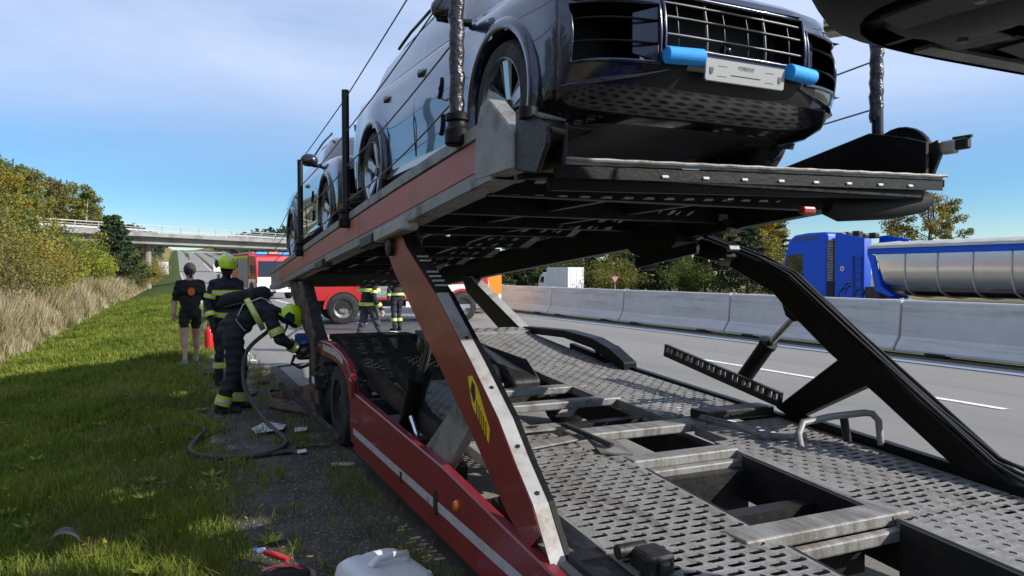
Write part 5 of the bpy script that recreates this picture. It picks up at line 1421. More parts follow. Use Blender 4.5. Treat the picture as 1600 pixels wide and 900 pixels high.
# ------------------------------------------------------------------ other vehicles
def place(root, loc, rz=0):
    root.location = loc; root.rotation_euler.z = rz
def local_thing(name, label, cat, group=None):
    o = bpy.data.objects.new(name, None); COL.objects.link(o); ORIG[o.name] = Vector((0,0,0)); o.empty_display_size = .3
    return tag(o, label, cat, group)
def twheel(parent, c, r=.5, w=.3, face=-1, hub='steel_grey'):
    wh = link('wheel', None, parent); ORIG[wh.name] = Vector((0,0,0)); truck_wheel(wh, c, r, w, face, hub)
# ---- blue tractor with a polished tipper trailer; local frame: near side x=0, front towards +Y
bt = local_thing('tipper_lorry', 'bright blue lorry pulling a polished metal tipper trailer beyond the barrier', 'lorry')
W = 2.5
cab = [(0,.55),(0,1.05),(.02,1.9),(-.03,2.3),(-.22,3.1),(-.42,3.62),(-.72,3.80),(-1.35,3.86),(-2.3,3.86),(-2.38,3.7),(-2.38,.55)]
mb = MB(); mb.prism([(0,y,z) for y,z in cab],(W,0,0)); mb.build('cab','truck_blue',bt,bevel=.09,bseg=3,smooth=40)
mb = MB(); mb.prism([(-.012,y,z) for y,z in ((-.14,2.22),(-.30,2.92),(-.45,3.02),(-1.18,3.02),(-1.22,2.16),(-.5,2.10))],(.03,0,0)); mb.build('side_window','car_glass',bt,bevel=.01)
for Q in ([(-.15,1.15),(-.15,2.1),(-.30,2.68),(-1.12,2.80),(-1.12,1.15)],):
    mb = MB(); mb.tube([(-.006,y,z) for y,z in Q+[Q[0]]],.012,5); mb.build('door_seam','truck_blue_dark',bt)
mb = MB(); mb.prism([(.1,.03,2.02),(.1,-.20,3.0),(2.4,-.20,3.0),(2.4,.03,2.02)],(0,.02,0)); mb.build('windscreen','car_glass',bt)
mb = MB(); mb.box((-.22,-.18,2.0),(-.05,.02,2.55)); mb.build('mirror','truck_blue_dark',bt,bevel=.03,bseg=2)
mb = MB(); mb.prism([(-.0,y,z) for y,z in ((-.6,3.55),(-.9,3.72),(-1.9,3.74),(-1.9,3.60))],(-.015,0,0)); mb.build('roof_marker_panel','truck_blue_dark',bt)
# side deflector with louvred intake
mb = MB(); mb.prism([(-.0,y,z) for y,z in ((-2.38,.8),(-2.38,3.55),(-2.72,3.5),(-2.72,.8))],(.35,0,0)); mb.build('air_intake_stack','satin_black',bt)
for k in range(26):
    z = 1.95+k*.062; mb = MB(); mb.box((-.03,-2.70,z),(.01,-2.42,z+.03)); mb.build('louvre','steel_grey',bt)
mb = MB(); mb.prism([(.02,y,z) for y,z in ((-2.74,1.25),(-2.74,3.72),(-3.1,3.74),(-4.05,3.55),(-4.05,1.25))],(.06,0,0)); mb.build('side_fairing','truck_blue',bt,bevel=.02)
mb = MB(); mb.prism([(2.42,y,z) for y,z in ((-2.74,1.25),(-2.74,3.72),(-3.1,3.74),(-4.05,3.55),(-4.05,1.25))],(.06,0,0)); mb.build('side_fairing','truck_blue',bt,bevel=.02)
mb = MB(); mb.lathe([(0,0),(.09,0),(.09,.01),(0,.012)],(.015,-3.1,2.42),(-1,0,0),16); em = mb.build('badge','sign_white',bt)
mb = MB(); mb.lathe([(0,0),(.06,0),(.06,.004),(0,.005)],(.002,-3.1,2.42),(-1,0,0),14); mb.build('badge_centre','sign_red',em)
mb = MB(); mb.box((-.02,-4.6,.95),(.5,-2.8,1.15)); mb.build('chassis_step','satin_black',bt,bevel=.02)
for y0,z0 in ((-2.9,1.65),(-3.2,1.75),(-3.6,1.62),(-3.1,1.85),(-4.0,1.70),(-4.4,1.60)):
    cp = [Vector((.05,y0,z0-.45)),Vector((.0,y0-.1,z0+.25)),Vector((.05,y0-.5,z0+.1)),Vector((.1,y0-.6,z0-.45))]
    mb = MB(); mb.tube([(1-t)**3*cp[0]+3*t*(1-t)**2*cp[1]+3*t*t*(1-t)*cp[2]+t**3*cp[3] for t in np.linspace(0,1,12)],.03,6); mb.build('coupling_hose','black_rubber',bt,smooth=60)
for k in range(5):
    mb = MB(); mb.box((.15+.45*k,-2.95+.1*(k%2),3.62),(.42+.45*k,-2.62,3.80+.05*(k%3))); mb.build('roof_equipment','dark_steel',bt,bevel=.04,bseg=2)
mb = MB(); mb.box((.2,-4.5,.75),(W-.2,.0,1.0)); mb.build('chassis','dark_steel',bt)
for y in (-.85,-3.75): 
    for x,f in ((.18,-1),(W-.18,1)): twheel(bt,(x,y,.5),.5,.32,f)
# trailer: U-shaped tub, bowed ribs, blue top rail, tarpaulin
Y0, Y1 = -4.6, -12.2
def tub(x_in): 
    return [(x_in+.02,2.95),(x_in,2.5),(x_in+.03,2.0),(x_in+.20,1.65),(x_in+.55,1.48),(1.25,1.42),(W-.55-x_in,1.48),(W-.20-x_in,1.65),(W-.03-x_in,2.0),(W-x_in,2.5),(W-.02-x_in,2.95)]
nose = lambda z: 0.0
rows = []
for y in np.linspace(Y0,Y1,14): 
    rows.append([(x,y+ (0.45*((2.95-z)/1.5)*-1 if y==Y0 else 0),z) for x,z in tub(0.0)])
mb = MB(); mb.grid(rows); mb.build('tipper_tub','polished_alu',bt,smooth=50)
mb = MB(); mb.add([(x,Y0-.45*((2.95-z)/1.5)+.002,z) for x,z in tub(0.0)],[tuple(range(11))]); mb.build('tub_front','polished_alu',bt)
for y in (-5.75,-6.95,-8.15,-9.35,-10.55,-11.75):
    mb = MB(); mb.tube([(x+(-.012 if x<1.2 else (.012 if x>1.3 else 0)),y,z-(.012 if z<1.6 else 0)) for x,z in tub(0.0)],.035,6,flat=.6); mb.build('tub_rib','galvanised',bt,smooth=60)
for x in (-.05,W-.05):
    mb = MB(); mb.box((x,Y1,2.93),(x+.10,Y0+.35,3.14)); mb.build('top_rail','truck_blue',bt,bevel=.02)
mb = MB(); mb.prism([(-.05,y,z) for y,z in ((Y0+.35,2.95),(Y0+.05,2.9),(Y0-.25,1.75),(Y0-.75,1.45),(Y0-.6,1.42),(Y0+.0,1.62),(Y0+.2,2.6))],(.08,0,0)); mb.build('front_frame','truck_blue',bt)
rows = []
for i,y in enumerate(np.linspace(Y0+.32,Y1,30)):
    rows.append([(x,y,3.14+h*(1+.08*math.sin(i*1.9))) for x,h in ((-.09,.0),(-.06,.10),(.3,.20),(1.25,.27),(2.2,.20),(2.56,.10),(2.59,.0))])
mb = MB(); mb.grid(rows); mb.add(rows[0],[tuple(range(7))]); mb.build('tarpaulin','tarp',bt,smooth=40)
mb = MB(); mb.box((.3,Y1,.95),(W-.3,Y0-.6,1.28)); mb.build('trailer_chassis','dark_steel',bt)
mb = MB(); mb.box((-.01,-9.2,.88),(.04,-5.6,1.12)); mb.build('side_guard','truck_blue_dark',bt)
for y in (-6.4,-7.3,-8.3): 
    mb = MB(); mb.box((-.02,y,1.16),(.06,y+.16,1.26)); mb.build('side_lamp','amber' if y==-7.3 else 'sticker_yellow',bt,bevel=.01)
mb = MB(); mb.box((-.015,-12.0,1.2),(.03,-8.4,1.3)); mb.build('marker_strip','sign_red',bt)
for y in (-9.9,-11.2):
    for x,f in ((.2,-1),(W-.2,1)): twheel(bt,(x,y,.5),.5,.35,f)
# extra cab fittings
mb = MB(); mb.box((-.02,-1.12,1.92),(.02,-.92,1.97)); mb.build('door_handle','satin_black',bt,bevel=.01)
mb = MB(); mb.prism([(-.01,y,z) for y,z in ((.0,.55),(.0,1.25),(-.35,1.3),(-.5,1.05),(-1.3,1.05),(-1.4,.55))],(.03,0,0)); mb.build('wheel_arch_trim','satin_black',bt)
for k in range(3):
    mb = MB(); mb.box((-.012,-2.2,1.25+.09*k),(.0,-1.5,1.28+.09*k)); mb.build('trim_line','truck_blue_dark',bt)
for y in (-3.62,-3.98):
    mb = MB(); mb.tube([(-.03,y,1.4),(-.03,y,2.9)],.022,6); mb.build('ladder_rail','truck_blue_dark',bt)
for k in range(6):
    mb = MB(); mb.tube([(-.03,-3.62,1.5+.26*k),(-.03,-3.98,1.5+.26*k)],.016,6); mb.build('ladder_rung','truck_blue_dark',bt)
mb = MB(); mb.box((.0,-4.75,1.28),(.4,-4.1,1.75)); mb.build('coupling_frame','dark_steel',bt,bevel=.03)
place(bt,(23.0,23.35,-.596))
# ---- white box truck on the far slip road
bx_ = local_thing('box_truck', 'small white box truck driving away beyond the barrier', 'truck')
mb = MB(); mb.box((0,-6.2,.75),(2.4,-1.9,3.35)); mb.build('cargo_box','box_white',bx_,bevel=.03)
for y in np.linspace(-6.0,-2.1,12):
    mb = MB(); mb.box((-.012,y,.8),(.0,y+.02,3.3)); mb.build('panel_seam','steel_grey',bx_)
mb = MB(); mb.prism([(.1,y,z) for y,z in ((-1.75,.5),(-1.75,2.65),(-.9,2.75),(-.25,2.2),(.05,1.45),(.1,.5))],(2.2,0,0)); mb.build('cab','box_white',bx_,bevel=.06,bseg=2)
mb = MB(); mb.prism([(.085,y,z) for y,z in ((-1.2,1.5),(-1.2,2.25),(-.62,2.25),(-.25,1.5))],(.02,0,0)); mb.build('side_window','car_glass',bx_)
mb = MB(); mb.box((.1,-6.1,.5),(2.3,-.2,.75)); mb.build('chassis','dark_steel',bx_)
for s in (.75,1.65):
    mb = MB(); mb.box((s-.4,-6.225,.85),(s+.4,-6.2,3.25)); mb.build('rear_door','box_white',bx_,bevel=.01)
for y in (-.6,-4.9):
    for x,f in ((.2,-1),(2.2,1)): twheel(bx_,(x,y,.4),.4,.25,f)
place(bx_,(40.9,82.0,-1.0),R(8))
# ---- yield sign
ys_ = thing('yield_sign','white triangular yield sign with red border beyond the barrier','road sign',(36.9,58.0,-1.0))
d = Vector((-.55,-.83,0)).normalized(); sd = Vector((-d.y,d.x,0)).normalized()
c = Vector((36.9,58.0,0))
def tri(s, z, off):
    return [c+d*off+sd*(-s/2)+Vector((0,0,z)), c+d*off+sd*(s/2)+Vector((0,0,z)), c+d*off+Vector((0,0,z-s*.866))]
mb = MB(); mb.tube([(36.9,58.0,-1.2),(36.9,58.0,1.45)],.035,8); mb.build('post','galvanised',ys_,smooth=60)
mb = MB(); mb.prism(tri(.95,1.42,.05),d*.02); mb.build('border','sign_red',ys_)
mb = MB(); mb.prism(tri(.62,1.33,.071),d*.006); mb.build('face','sign_white',ys_)
# ---- fire engines
def fire_engine(label, detail_text):
    fe = local_thing('fire_engine', label, 'fire engine', 'fire engines')
    # front towards -Y, centred on x
    prof = [(.0,.45),(-.02,1.1),(.0,1.35),(.10,2.25),(.22,2.72),(.42,2.80),(1.75,2.80),(1.75,.45)]
    mb = MB(); mb.prism([(-1.23,y,z) for y,z in prof],(2.46,0,0)); mb.build('cab','fire_red',fe,bevel=.07,bseg=3,smooth=40)
    mb = MB(); mb.prism([(-1.06,.0,1.45),(-1.02,.115,2.42),(1.02,.115,2.42),(1.06,.0,1.45)],(0,-.03,0)); mb.build('windscreen','car_glass',fe)
    mb = MB(); mb.prism([(-1.2,-.09,.42),(-1.2,-.09,1.05),(1.2,-.09,1.05),(1.2,-.09,.42)],(0,.1,0)); mb.build('bumper','fire_white',fe,bevel=.04,bseg=2)
    mb = MB(); mb.prism([(-1.15,-.055,1.06),(-1.15,-.03,1.40),(1.15,-.03,1.40),(1.15,-.055,1.06)],(0,.06,0)); mb.build('front_panel','fire_white',fe)
    for s in (1,-1):
        mb = MB(); mb.box((s*.92-.16,-.105,.62),(s*.92+.16,-.085,.82)); mb.build('headlight','clear_headlight',fe,bevel=.02)
        mb = MB(); mb.prism([(s*1.235,y,z) for y,z in ((.25,1.45),(.36,2.35),(1.0,2.38),(1.0,1.45))],(s*.012,0,0)); mb.build('side_window','car_glass',fe)
        mb = MB(); mb.prism([(s*1.235,y,z) for y,z in ((1.1,1.45),(1.1,2.38),(1.68,2.38),(1.68,1.45))],(s*.012,0,0)); mb.build('rear_cab_window','car_glass',fe)
        mb = MB(); mb.prism([(s*1.236,y,z) for y,z in ((.06,.64),(.06,1.27),(1.72,1.27),(1.72,.64))],(s*.006,0,0)); mb.build('white_band','fire_white',fe)
        mb = MB(); mb.lathe([(.09,0),(.15,0),(.15,s*.008),(.09,s*.008)],(s*1.243,.30,.98),(1,0,0),24,closed=True); mb.build('door_emblem','sign_red',fe)
        mb = MB(); mb.box((s*1.45-.1,-.05,1.65),(s*1.45+.1,.12,2.15)); mb.build('mirror','satin_black',fe,bevel=.03)
        mb = MB(); mb.box((s*1.245-.005,.15,.45),(s*1.245+.03,1.7,.60)); mb.build('running_board','shutter_silver',fe,bevel=.01)
        for k,(a,b) in enumerate(((1.86,2.98),(3.04,4.28))):
            mb = MB(); n_ = 16
            mb.grid([[(s*(1.24+.008*(i%2)),a,.85+1.75*i/n_),(s*(1.24+.008*(i%2)),b,.85+1.75*i/n_)] for i in range(n_+1)]); mb.build('roller_shutter','shutter_silver',fe)
        mb = MB(); mb.box((s*1.235-.006,1.86,2.64),(s*1.235+.01,6.0,2.80)); mb.build('hivis_band','hivis',fe)
        mb = MB(); mb.box((s*1.235-.006,1.80,.52),(s*1.235+.02,2.9,.72)); mb.build('side_skirt','fire_white',fe)
        for yc in (.95,4.95):
            rows = [[(s*x,yc+r*math.cos(a),.5+r*math.sin(a)) for r,x in ((.55,1.1),(.55,1.255),(.63,1.255))] for a in np.linspace(0,math.pi,20)]
            mb = MB(); mb.grid(rows); mb.build('wheel_arch','fire_red',fe,smooth=50)
            mb = MB(); mb.add([(s*1.246,yc+.55*math.cos(a),.5+.55*math.sin(a)) for a in np.linspace(0,math.pi,20)],[tuple(range(20))]); mb.build('arch_liner','black_rubber',fe)
            twheel(fe,(s*1.13,yc,.5),.5,.3,s,'steel_grey')
    mb = MB(); mb.box((-1.23,1.8,.75),(1.23,6.05,2.95)); mb.build('equipment_body','fire_red',fe,bevel=.03)
    mb = MB(); mb.box((-1.0,.3,.55),(1.0,5.9,.78)); mb.build('chassis','dark_steel',fe)
    mb = MB(); mb.box((-1.05,.45,2.80),(1.05,.75,2.86)); lb = mb.build('beacon_base','satin_black',fe)
    for s in (1,-1):
        mb = MB(); mb.box((s*.70-.32,.46,2.865),(s*.70+.32,.74,3.0)); mb.build('blue_beacon','blue_lamp',fe,bevel=.04,bseg=2)
    mb = MB(); mb.box((-.34,.42,2.862),(.34,.6,3.02)); mb.build('sign_box','sign_red',fe,bevel=.01)
    text_mesh('sign_text',detail_text,.17,Matrix.Translation((0,.418,2.94)) @ Matrix.Rotation(R(90),4,'X'),'sign_white',fe,.003)
    mb = MB(); mb.tube([(-.8,2.2,3.02),(-.8,5.9,3.02)],.04,6); mb.build('ladder_rail','galvanised',fe)
    mb = MB(); mb.tube([(-.4,2.2,3.02),(-.4,5.9,3.02)],.04,6); mb.build('ladder_rail','galvanised',fe)
    return fe
fe1 = fire_engine('red fire engine facing the camera with blue beacons, behind the crouching crew on the left', 'HASIČI')
place(fe1,(5.75,49.0,0),R(10))
fe2 = copy_tree(fe1); place(fe2,(9.9,24.7,0),R(-82))
fe2.rotation_euler.z = R(86)
tag(fe2,'red fire engine parked across the lanes, seen under the upper deck','fire engine','fire engines')
# white and orange ambulance van behind it
am = local_thing('ambulance', 'white van with an orange side panel behind the crosswise fire engine', 'van')
mb = MB(); mb.prism([(-1.0,y,z) for y,z in ((0,.4),(-.05,1.0),(.6,1.25),(1.3,2.2),(1.8,2.45),(5.4,2.5),(5.5,.4))],(2.0,0,0)); mb.build('body','fire_white',am,bevel=.08,bseg=2,smooth=40)
for s in (1,-1):
    mb = MB(); mb.prism([(s*1.003,y,z) for y,z in ((1.9,.8),(1.9,1.55),(5.3,1.55),(5.3,.8))],(s*.006,0,0)); mb.build('orange_side_panel','orange_panel',am)
    mb = MB(); mb.prism([(s*1.003,y,z) for y,z in ((.75,1.35),(1.35,2.1),(1.85,2.1),(1.85,1.35))],(s*.006,0,0)); mb.build('side_window','car_glass',am)
    for yc in (.9,4.3): twheel(am,(s*.9,yc,.35),.35,.22,s)
mb = MB(); mb.prism([(-.9,.62,1.33),(-.8,1.26,2.18),(.8,1.26,2.18),(.9,.62,1.33)],(0,-.02,.02)); mb.build('windscreen','car_glass',am)
mb = MB(); mb.prism([(-.97,5.56,.8),(-.97,5.56,1.9),(.97,5.56,1.9),(.97,5.56,.8)],(0,.02,0)); mb.build('rear_panel','orange_panel',am)
place(am,(11.45,27.6,0),R(172)); am.location = (11.9,33.2,0)
# ------------------------------------------------------------------ people
def person(name, label, J, cols, voxel=.016, helmet=None, bands=(), extra=None, group=None, seed=0):
    """One continuous body grown from tapered capsules; J maps bones to (p0,p1,r0,r1,material)."""
    mb = MB(); info = []
    for (p0, p1, r0, r1, mi) in J:
        p0, p1 = Vector(p0), Vector(p1); L = (p1-p0).length
        n = max(3, int(L/.05)); pts = [p0+(p1-p0)*(i/n) for i in range(n+1)]
        rr = [r0+(r1-r0)*(i/n) for i in range(n+1)]
        d = (p1-p0).normalized() if L > 1e-6 else Vector((0,0,1))
        P = [p0-d*r0*.95, p0-d*r0*.7]+pts+[p1+d*r1*.7, p1+d*r1*.95]
        Rr = [r0*.3, r0*.72]+rr+[r1*.72, r1*.3]
        mb.tube(P, Rr, 12); info.append((np.array(p0),np.array(p1),r0,r1,mi))
    me = bpy.data.meshes.new(name); me.from_pydata(mb.v,[],mb.f)
    t = bpy.data.objects.new('tmp', me); COL.objects.link(t)
    rm = t.modifiers.new('r','REMESH'); rm.mode = 'VOXEL'; rm.voxel_size = voxel
    sm = t.modifiers.new('s','SMOOTH'); sm.iterations = 3; sm.factor = .5
    dg = bpy.context.evaluated_depsgraph_get()
    m2 = bpy.data.meshes.new_from_object(t.evaluated_get(dg)); bpy.data.objects.remove(t)
    nv = len(m2.vertices); co = np.empty(nv*3,np.float32); m2.vertices.foreach_get('co',co); co = co.reshape(-1,3)
    D = []
    for p0,p1,r0,r1,mi in info:
        v = p1-p0; L2 = max(1e-9,float(v@v)); tt = np.clip(((co-p0)@v)/L2,0,1)
        D.append(np.linalg.norm(co-(p0+tt[:,None]*v),axis=1)-(r0+(r1-r0)*tt))
    own = np.array([i[4] for i in info])[np.argmin(np.array(D),0)]
    # cloth folds
    nrm = np.empty(nv*3,np.float32); m2.vertices.foreach_get('normal',nrm); nrm = nrm.reshape(-1,3)
    fold = (np.sin(co[:,2]*34+co[:,0]*11+seed)*np.sin(co[:,0]*23+co[:,1]*17+co[:,2]*9)+.6*np.sin(co[:,2]*61+co[:,1]*19))*.0075
    cloth = np.isin(own,[k for k,c in enumerate(cols) if c in ('turnout_navy','trouser_grey','black_cloth')])
    co = co+nrm*(fold*cloth)[:,None]
    m2.vertices.foreach_set('co',co.astype(np.float32).ravel())
    for c in cols: m2.materials.append(MATS[c])
    lv = np.empty(len(m2.loops),np.int32); m2.loops.foreach_get('vertex_index',lv)
    ls = np.empty(len(m2.polygons),np.int32); m2.polygons.foreach_get('loop_start',ls)
    m2.polygons.foreach_set('material_index',own[lv[ls]].astype(np.int32))
    m2.polygons.foreach_set('use_smooth',[True]*len(m2.polygons)); m2.update()
    root = bpy.data.objects.new(name, None); COL.objects.link(root); ORIG[root.name] = Vector((0,0,0)); root.empty_display_size = .2
    tag(root, label, 'person', group)
    link('body', m2, root)
    for (p0,p1,r0,r1,kind) in bands:       # reflective bands hugging the limbs
        p0, p1 = Vector(p0), Vector(p1)
        b = MB(); b.tube([p0+(p1-p0)*i/4 for i in range(5)],[r0+(r1-r0)*i/4 for i in range(5)],18,cap=False); bo = b.build('reflective_band','hivis',root,smooth=60)
        b = MB(); a, c = p0+(p1-p0)*.33, p0+(p1-p0)*.67
        b.tube([a,c],[r0+.0025+(r1-r0)*.33,r0+.0025+(r1-r0)*.67],18,cap=False); b.build('silver_stripe','hivis_silver',bo,smooth=60)
    return root
def fingers(hand, d, side, r=.0095, mi=2, curl=.5):
    """Four fingers and a thumb leaving the palm."""
    hand, d, side = Vector(hand), Vector(d).normalized(), Vector(side).normalized()
    n = d.cross(side).normalized(); out = [(hand, hand+d*.075, .036, .034, mi)]
    for k, L in enumerate((.066,.075,.071,.056)):
        b = hand+d*.085+side*(.028-.019*k)
        m = b+d*L*.5+n*L*.15*curl; e = m+d*L*.35+n*L*.45*curl
        out += [(b,m,r,r*.92,mi),(m,e,r*.92,r*.8,mi)]
    b = hand+d*.03+side*.03; m = b+side*.03+d*.03; out += [(b,m,r*1.25,r*1.1,mi),(m,m+d*.035+n*.01,r*1.1,r*.9,mi)]
    return out
def lerp(a,b,t): return tuple(Vector(a)+(Vector(b)-Vector(a))*t)
def helmet_part(root, c, fwd, up, s=1.0):
    c, f, u = Vector(c), Vector(fwd).normalized(), Vector(up).normalized(); r = f.cross(u).normalized(); u = r.cross(f)
    M = Matrix((( r.x,f.x,u.x),(r.y,f.y,u.y),(r.z,f.z,u.z)))
    prof = []
    mb = MB(); n = 24; m = 12
    P = []
    for i in range(m+1):
        t = math.pi*.60*i/m
        row = []
        for k in range(n):
            a = 2*math.pi*k/n; sx_, sy_ = .125*s, .15*s
            fl = 1+.10*max(0,(i/m-.75)/.25)
            drop = .05*s*max(0,-math.sin(a))*max(0,(i/m-.6)/.4)
            p = Vector((math.sin(t)*math.cos(a)*sx_*fl, math.sin(t)*math.sin(a)*sy_*fl, math.cos(t)*.135*s-drop))
            row.append(M @ p + c)
        row.append(row[0]); P.append(row)
    mb.grid(P); h = mb.build('helmet','helmet_lime',root,smooth=60)
    mb = MB(); mb.grid([[M @ Vector((x,y*.15*s*1.03,math.sqrt(max(0,1-y*y))*.135*s*1.03+.004))+c for x in (-.02,.02)] for y in np.linspace(-.9,.93,14)]); mb.build('helmet_crest','helmet_silver',h,smooth=60)
    for sg in (1,-1):
        mb = MB(); mb.prism([M @ Vector((sg*.128*s,y,z))+c for y,z in ((.06,-.03),(.0,.035),(-.07,.02),(-.08,-.05),(-.01,-.075))],M @ Vector((sg*.012,0,0))); mb.build('helmet_side','black_rubber',h)
    mb = MB(); mb.ell(c+M @ Vector((0,.07*s,-.045*s)),(.10*s,.075*s,.055*s),16,10,mtx=M); mb.build('visor','gloss_black',h,smooth=60)
    return h
def face_bits(mi): return []
# frame for all: built facing +Y (away) at origin feet, then rotated; x right
def standing(cols_legs, stride=0.0, arm=.1, h=1.0, lean=0.0, foot_mi=3, hand=True, shorts=False):
    hip = .93; J = []
    for s, st in ((1,stride),(-1,-stride)):
        hp = (s*.095,0,hip); kn = (s*.11,st*.5+.03,.50); an = (s*.115,st*1.0-.02,.09)
        J += [(hp,lerp(hp,kn,.6),.098,.082,1),(lerp(hp,kn,.6),kn,.082,.066,1 if not shorts else 2),(kn,lerp(kn,an,.4),.064,.062,1 if not shorts else 2),(lerp(kn,an,.4),an,.062 if not shorts else .05,.058 if not shorts else .036,1 if not shorts else 2)]
        J += [(an,(an[0],an[1]+.02,.06),.05,.05,foot_mi),((an[0],an[1]-.04,.045),(an[0]+s*.015,an[1]+.16,.035),.045,.036,foot_mi)]
    J += [((0,0,.95),(0,lean*.3,1.15),.155,.145,0),((-.05,lean*.3,1.15),(.05,lean*.3,1.15),.14,.14,0),((-.07,lean*.7,1.34),(.07,lean*.7,1.34),.15,.15,0),((-.14,lean,1.44),(.14,lean,1.44),.075,.075,0)]
    J += [((0,lean,1.46),(0,lean+.01,1.56),.06,.055,4),((0,lean+.02,1.62),(0,lean+.03,1.70),.088,.092,4),((0,lean+.06,1.58),(0,lean+.09,1.59),.05,.045,4)]
    for s, sw in ((1,arm),(-1,-arm)):
        sh = (s*.19,lean,1.43); el = (s*.255,lean-sw*.3,1.14); wr = (s*.27,lean+sw*.6+.05,.90)
        bare = shorts
        J += [(sh,el,.062,.05,0 if not bare else 0),(el,wr,.05,.042,0 if not bare else 2)]
        if hand: J += fingers(wr,(0,.15,-1),(0,1,0),mi=2)
    return J
def std_bands(stride=0.0, arm=.1, lean=0.0):
    B = []
    for s, st in ((1,stride),(-1,-stride)):
        kn = (s*.11,st*.5+.03,.50); an = (s*.115,st*1.0-.02,.09)
        B.append((lerp(kn,an,.38),lerp(kn,an,.58),.083,.083,'y'))
    B.append(((0,.0,.98),(0,lean*.2,1.05),.197,.197,'y')); B.append(((0,lean*.7,1.27),(0,lean*.7,1.34),.24,.24,'y'))
    for s, sw in ((1,arm),(-1,-arm)):
        el = (s*.255,lean-sw*.3,1.14); wr = (s*.27,lean+sw*.6+.05,.90); sh = (s*.19,lean,1.43)
        B.append((lerp(el,wr,.45),lerp(el,wr,.7),.068,.068,'y')); B.append((lerp(sh,el,.5),lerp(sh,el,.7),.078,.078,'y'))
    return B
FFC = ['turnout_navy','trouser_grey','skin','black_rubber','skin']
def put_person(o, x, y, rz, s=1.0, z=0):
    o.location = (x,y,z); o.rotation_euler.z = rz; o.scale = (s,s,s)
# walking firefighter, in lighter grey trousers, seen under the deck
ff = person('person','firefighter in dark turnout gear striding across the road under the deck',standing(1,.30,.14),FFC,bands=std_bands(.30,.14),group='firefighters',seed=1)
helmet_part(ff,(0,.03,1.70),(0,1,-.05),(0,0,1)); put_person(ff,3.62,15.1,R(-70),1.0)
ff = person('person','firefighter standing in bulky gear right of the striding one',standing(1,.04,.05),['turnout_navy','turnout_navy','glove_dark','black_rubber','skin'],bands=std_bands(.04,.05),group='firefighters',seed=2)
helmet_part(ff,(0,.03,1.70),(0,1,-.05),(0,0,1)); put_person(ff,5.75,20.6,R(20),1.04)
ff = person('person','firefighter standing far back, left of two seen beside the scorched rear arm',standing(1,.08,.05),['turnout_navy','turnout_navy','skin','black_rubber','skin'],bands=std_bands(.08,.05),group='firefighters',seed=3)
helmet_part(ff,(0,.03,1.70),(0,1,-.05),(0,0,1)); put_person(ff,4.75,31.5,R(160),1.0)
ff = person('person','firefighter standing far back, right of two seen beside the scorched rear arm',standing(1,-.06,.07),['turnout_navy','turnout_navy','skin','black_rubber','skin'],bands=std_bands(-.06,.07),group='firefighters',seed=4)
helmet_part(ff,(0,.03,1.70),(0,1,-.05),(0,0,1)); put_person(ff,5.35,30.0,R(200),1.0)
# standing firefighter with lime helmet behind the bent one
def air_set(root, a, b, r, valve=None):
    a, b = Vector(a), Vector(b); d = (b-a).normalized(); L = (b-a).length
    mb = MB(); mb.lathe([(0,0),(r*.55,.012),(r*.92,.06),(r,.11),(r,L-.10),(r*.9,L-.05),(r*.5,L-.01),(.02,L)],a,d,18); t = mb.build('air_cylinder','black_cloth',root,smooth=60)
    mb = MB(); mb.cyl(b,b+d*.06,.022); mb.build('cylinder_valve','chrome',t,smooth=40)
    mb = MB(); mb.lathe([(r+.004,L*.55),(r+.006,L*.55),(r+.006,L*.66),(r+.004,L*.66)],a,d,18,closed=True); mb.build('cylinder_strap','black_rubber',t,smooth=40)
    return t
ff = person('person','firefighter in lime helmet and mask standing behind the bending one',standing(1,.06,.1,lean=.05),['turnout_navy','turnout_navy','glove_dark','black_rubber','black_rubber'],voxel=.014,bands=std_bands(.06,.1,.05),group='firefighters',seed=5)
helmet_part(ff,(0,.07,1.71),(.15,1,-.25),(0,.1,1)); air_set(ff,(0,-.20,1.0),(0,-.17,1.5),.085)
put_person(ff,.64,11.6,R(205),1.05)
# bending firefighter (world metres, feet at origin; faces +X, torso bent forward)
J = []
for s, (fx_, kx) in ((1,(.06,.05)),(-1,(-.10,-.02))):
    y = s*.14; hp = (-.02,s*.095,.94); kn = (kx+.02,y,.52); an = (fx_-.04,y,.10)
    J += [(hp,kn,.115,.088,1),(kn,an,.088,.078,1),(an,(fx_-.03,y,.06),.056,.055,3),((fx_-.08,y,.05),(fx_+.14,y+s*.02,.04),.05,.042,3)]
J += [((-.03,0,.98),(.10,0,1.10),.165,.165,0),((.10,-.05,1.10),(.10,.05,1.10),.155,.155,0),((.28,-.07,1.20),(.28,.07,1.20),.155,.155,0),((.40,-.14,1.20),(.40,.14,1.20),.085,.085,0)]
J += [((.42,0,1.20),(.54,0,1.16),.07,.065,4),((.58,0,1.13),(.66,0,1.10),.09,.092,4)]
arms = []
for s in (1,-1):
    sh = (.38,s*.20,1.17); el = (.50,s*.26,.88); wr = (.72,s*.14,.72)
    J += [(sh,el,.08,.066,0),(el,wr,.066,.05,0)]+fingers(wr,(.85,-s*.1,-.35),(0,s,0),mi=2,r=.012,curl=.9); arms.append((sh,el,wr))
B = []
for sh,el,wr in arms: B.append((lerp(sh,el,.62),lerp(sh,el,.88),.090,.088,'y')); B.append((lerp(el,wr,.6),lerp(el,wr,.85),.070,.068,'y'))
for s,(fx_,kx) in ((1,(.06,.05)),(-1,(-.10,-.02))):
    y = s*.14; kn=(kx+.02,y,.52); an=(fx_-.04,y,.10); B.append((lerp(kn,an,.72),lerp(kn,an,.98),.093,.092,'y'))
B.append(((.20,0,1.155),(.26,0,1.185),.225,.225,'y'))
ff = person('person','firefighter with lime helmet and air cylinder bending over the scorched trailer side',J,['turnout_navy','turnout_navy','glove_dark','black_rubber','black_rubber'],voxel=.013,bands=B,group='firefighters',seed=6)
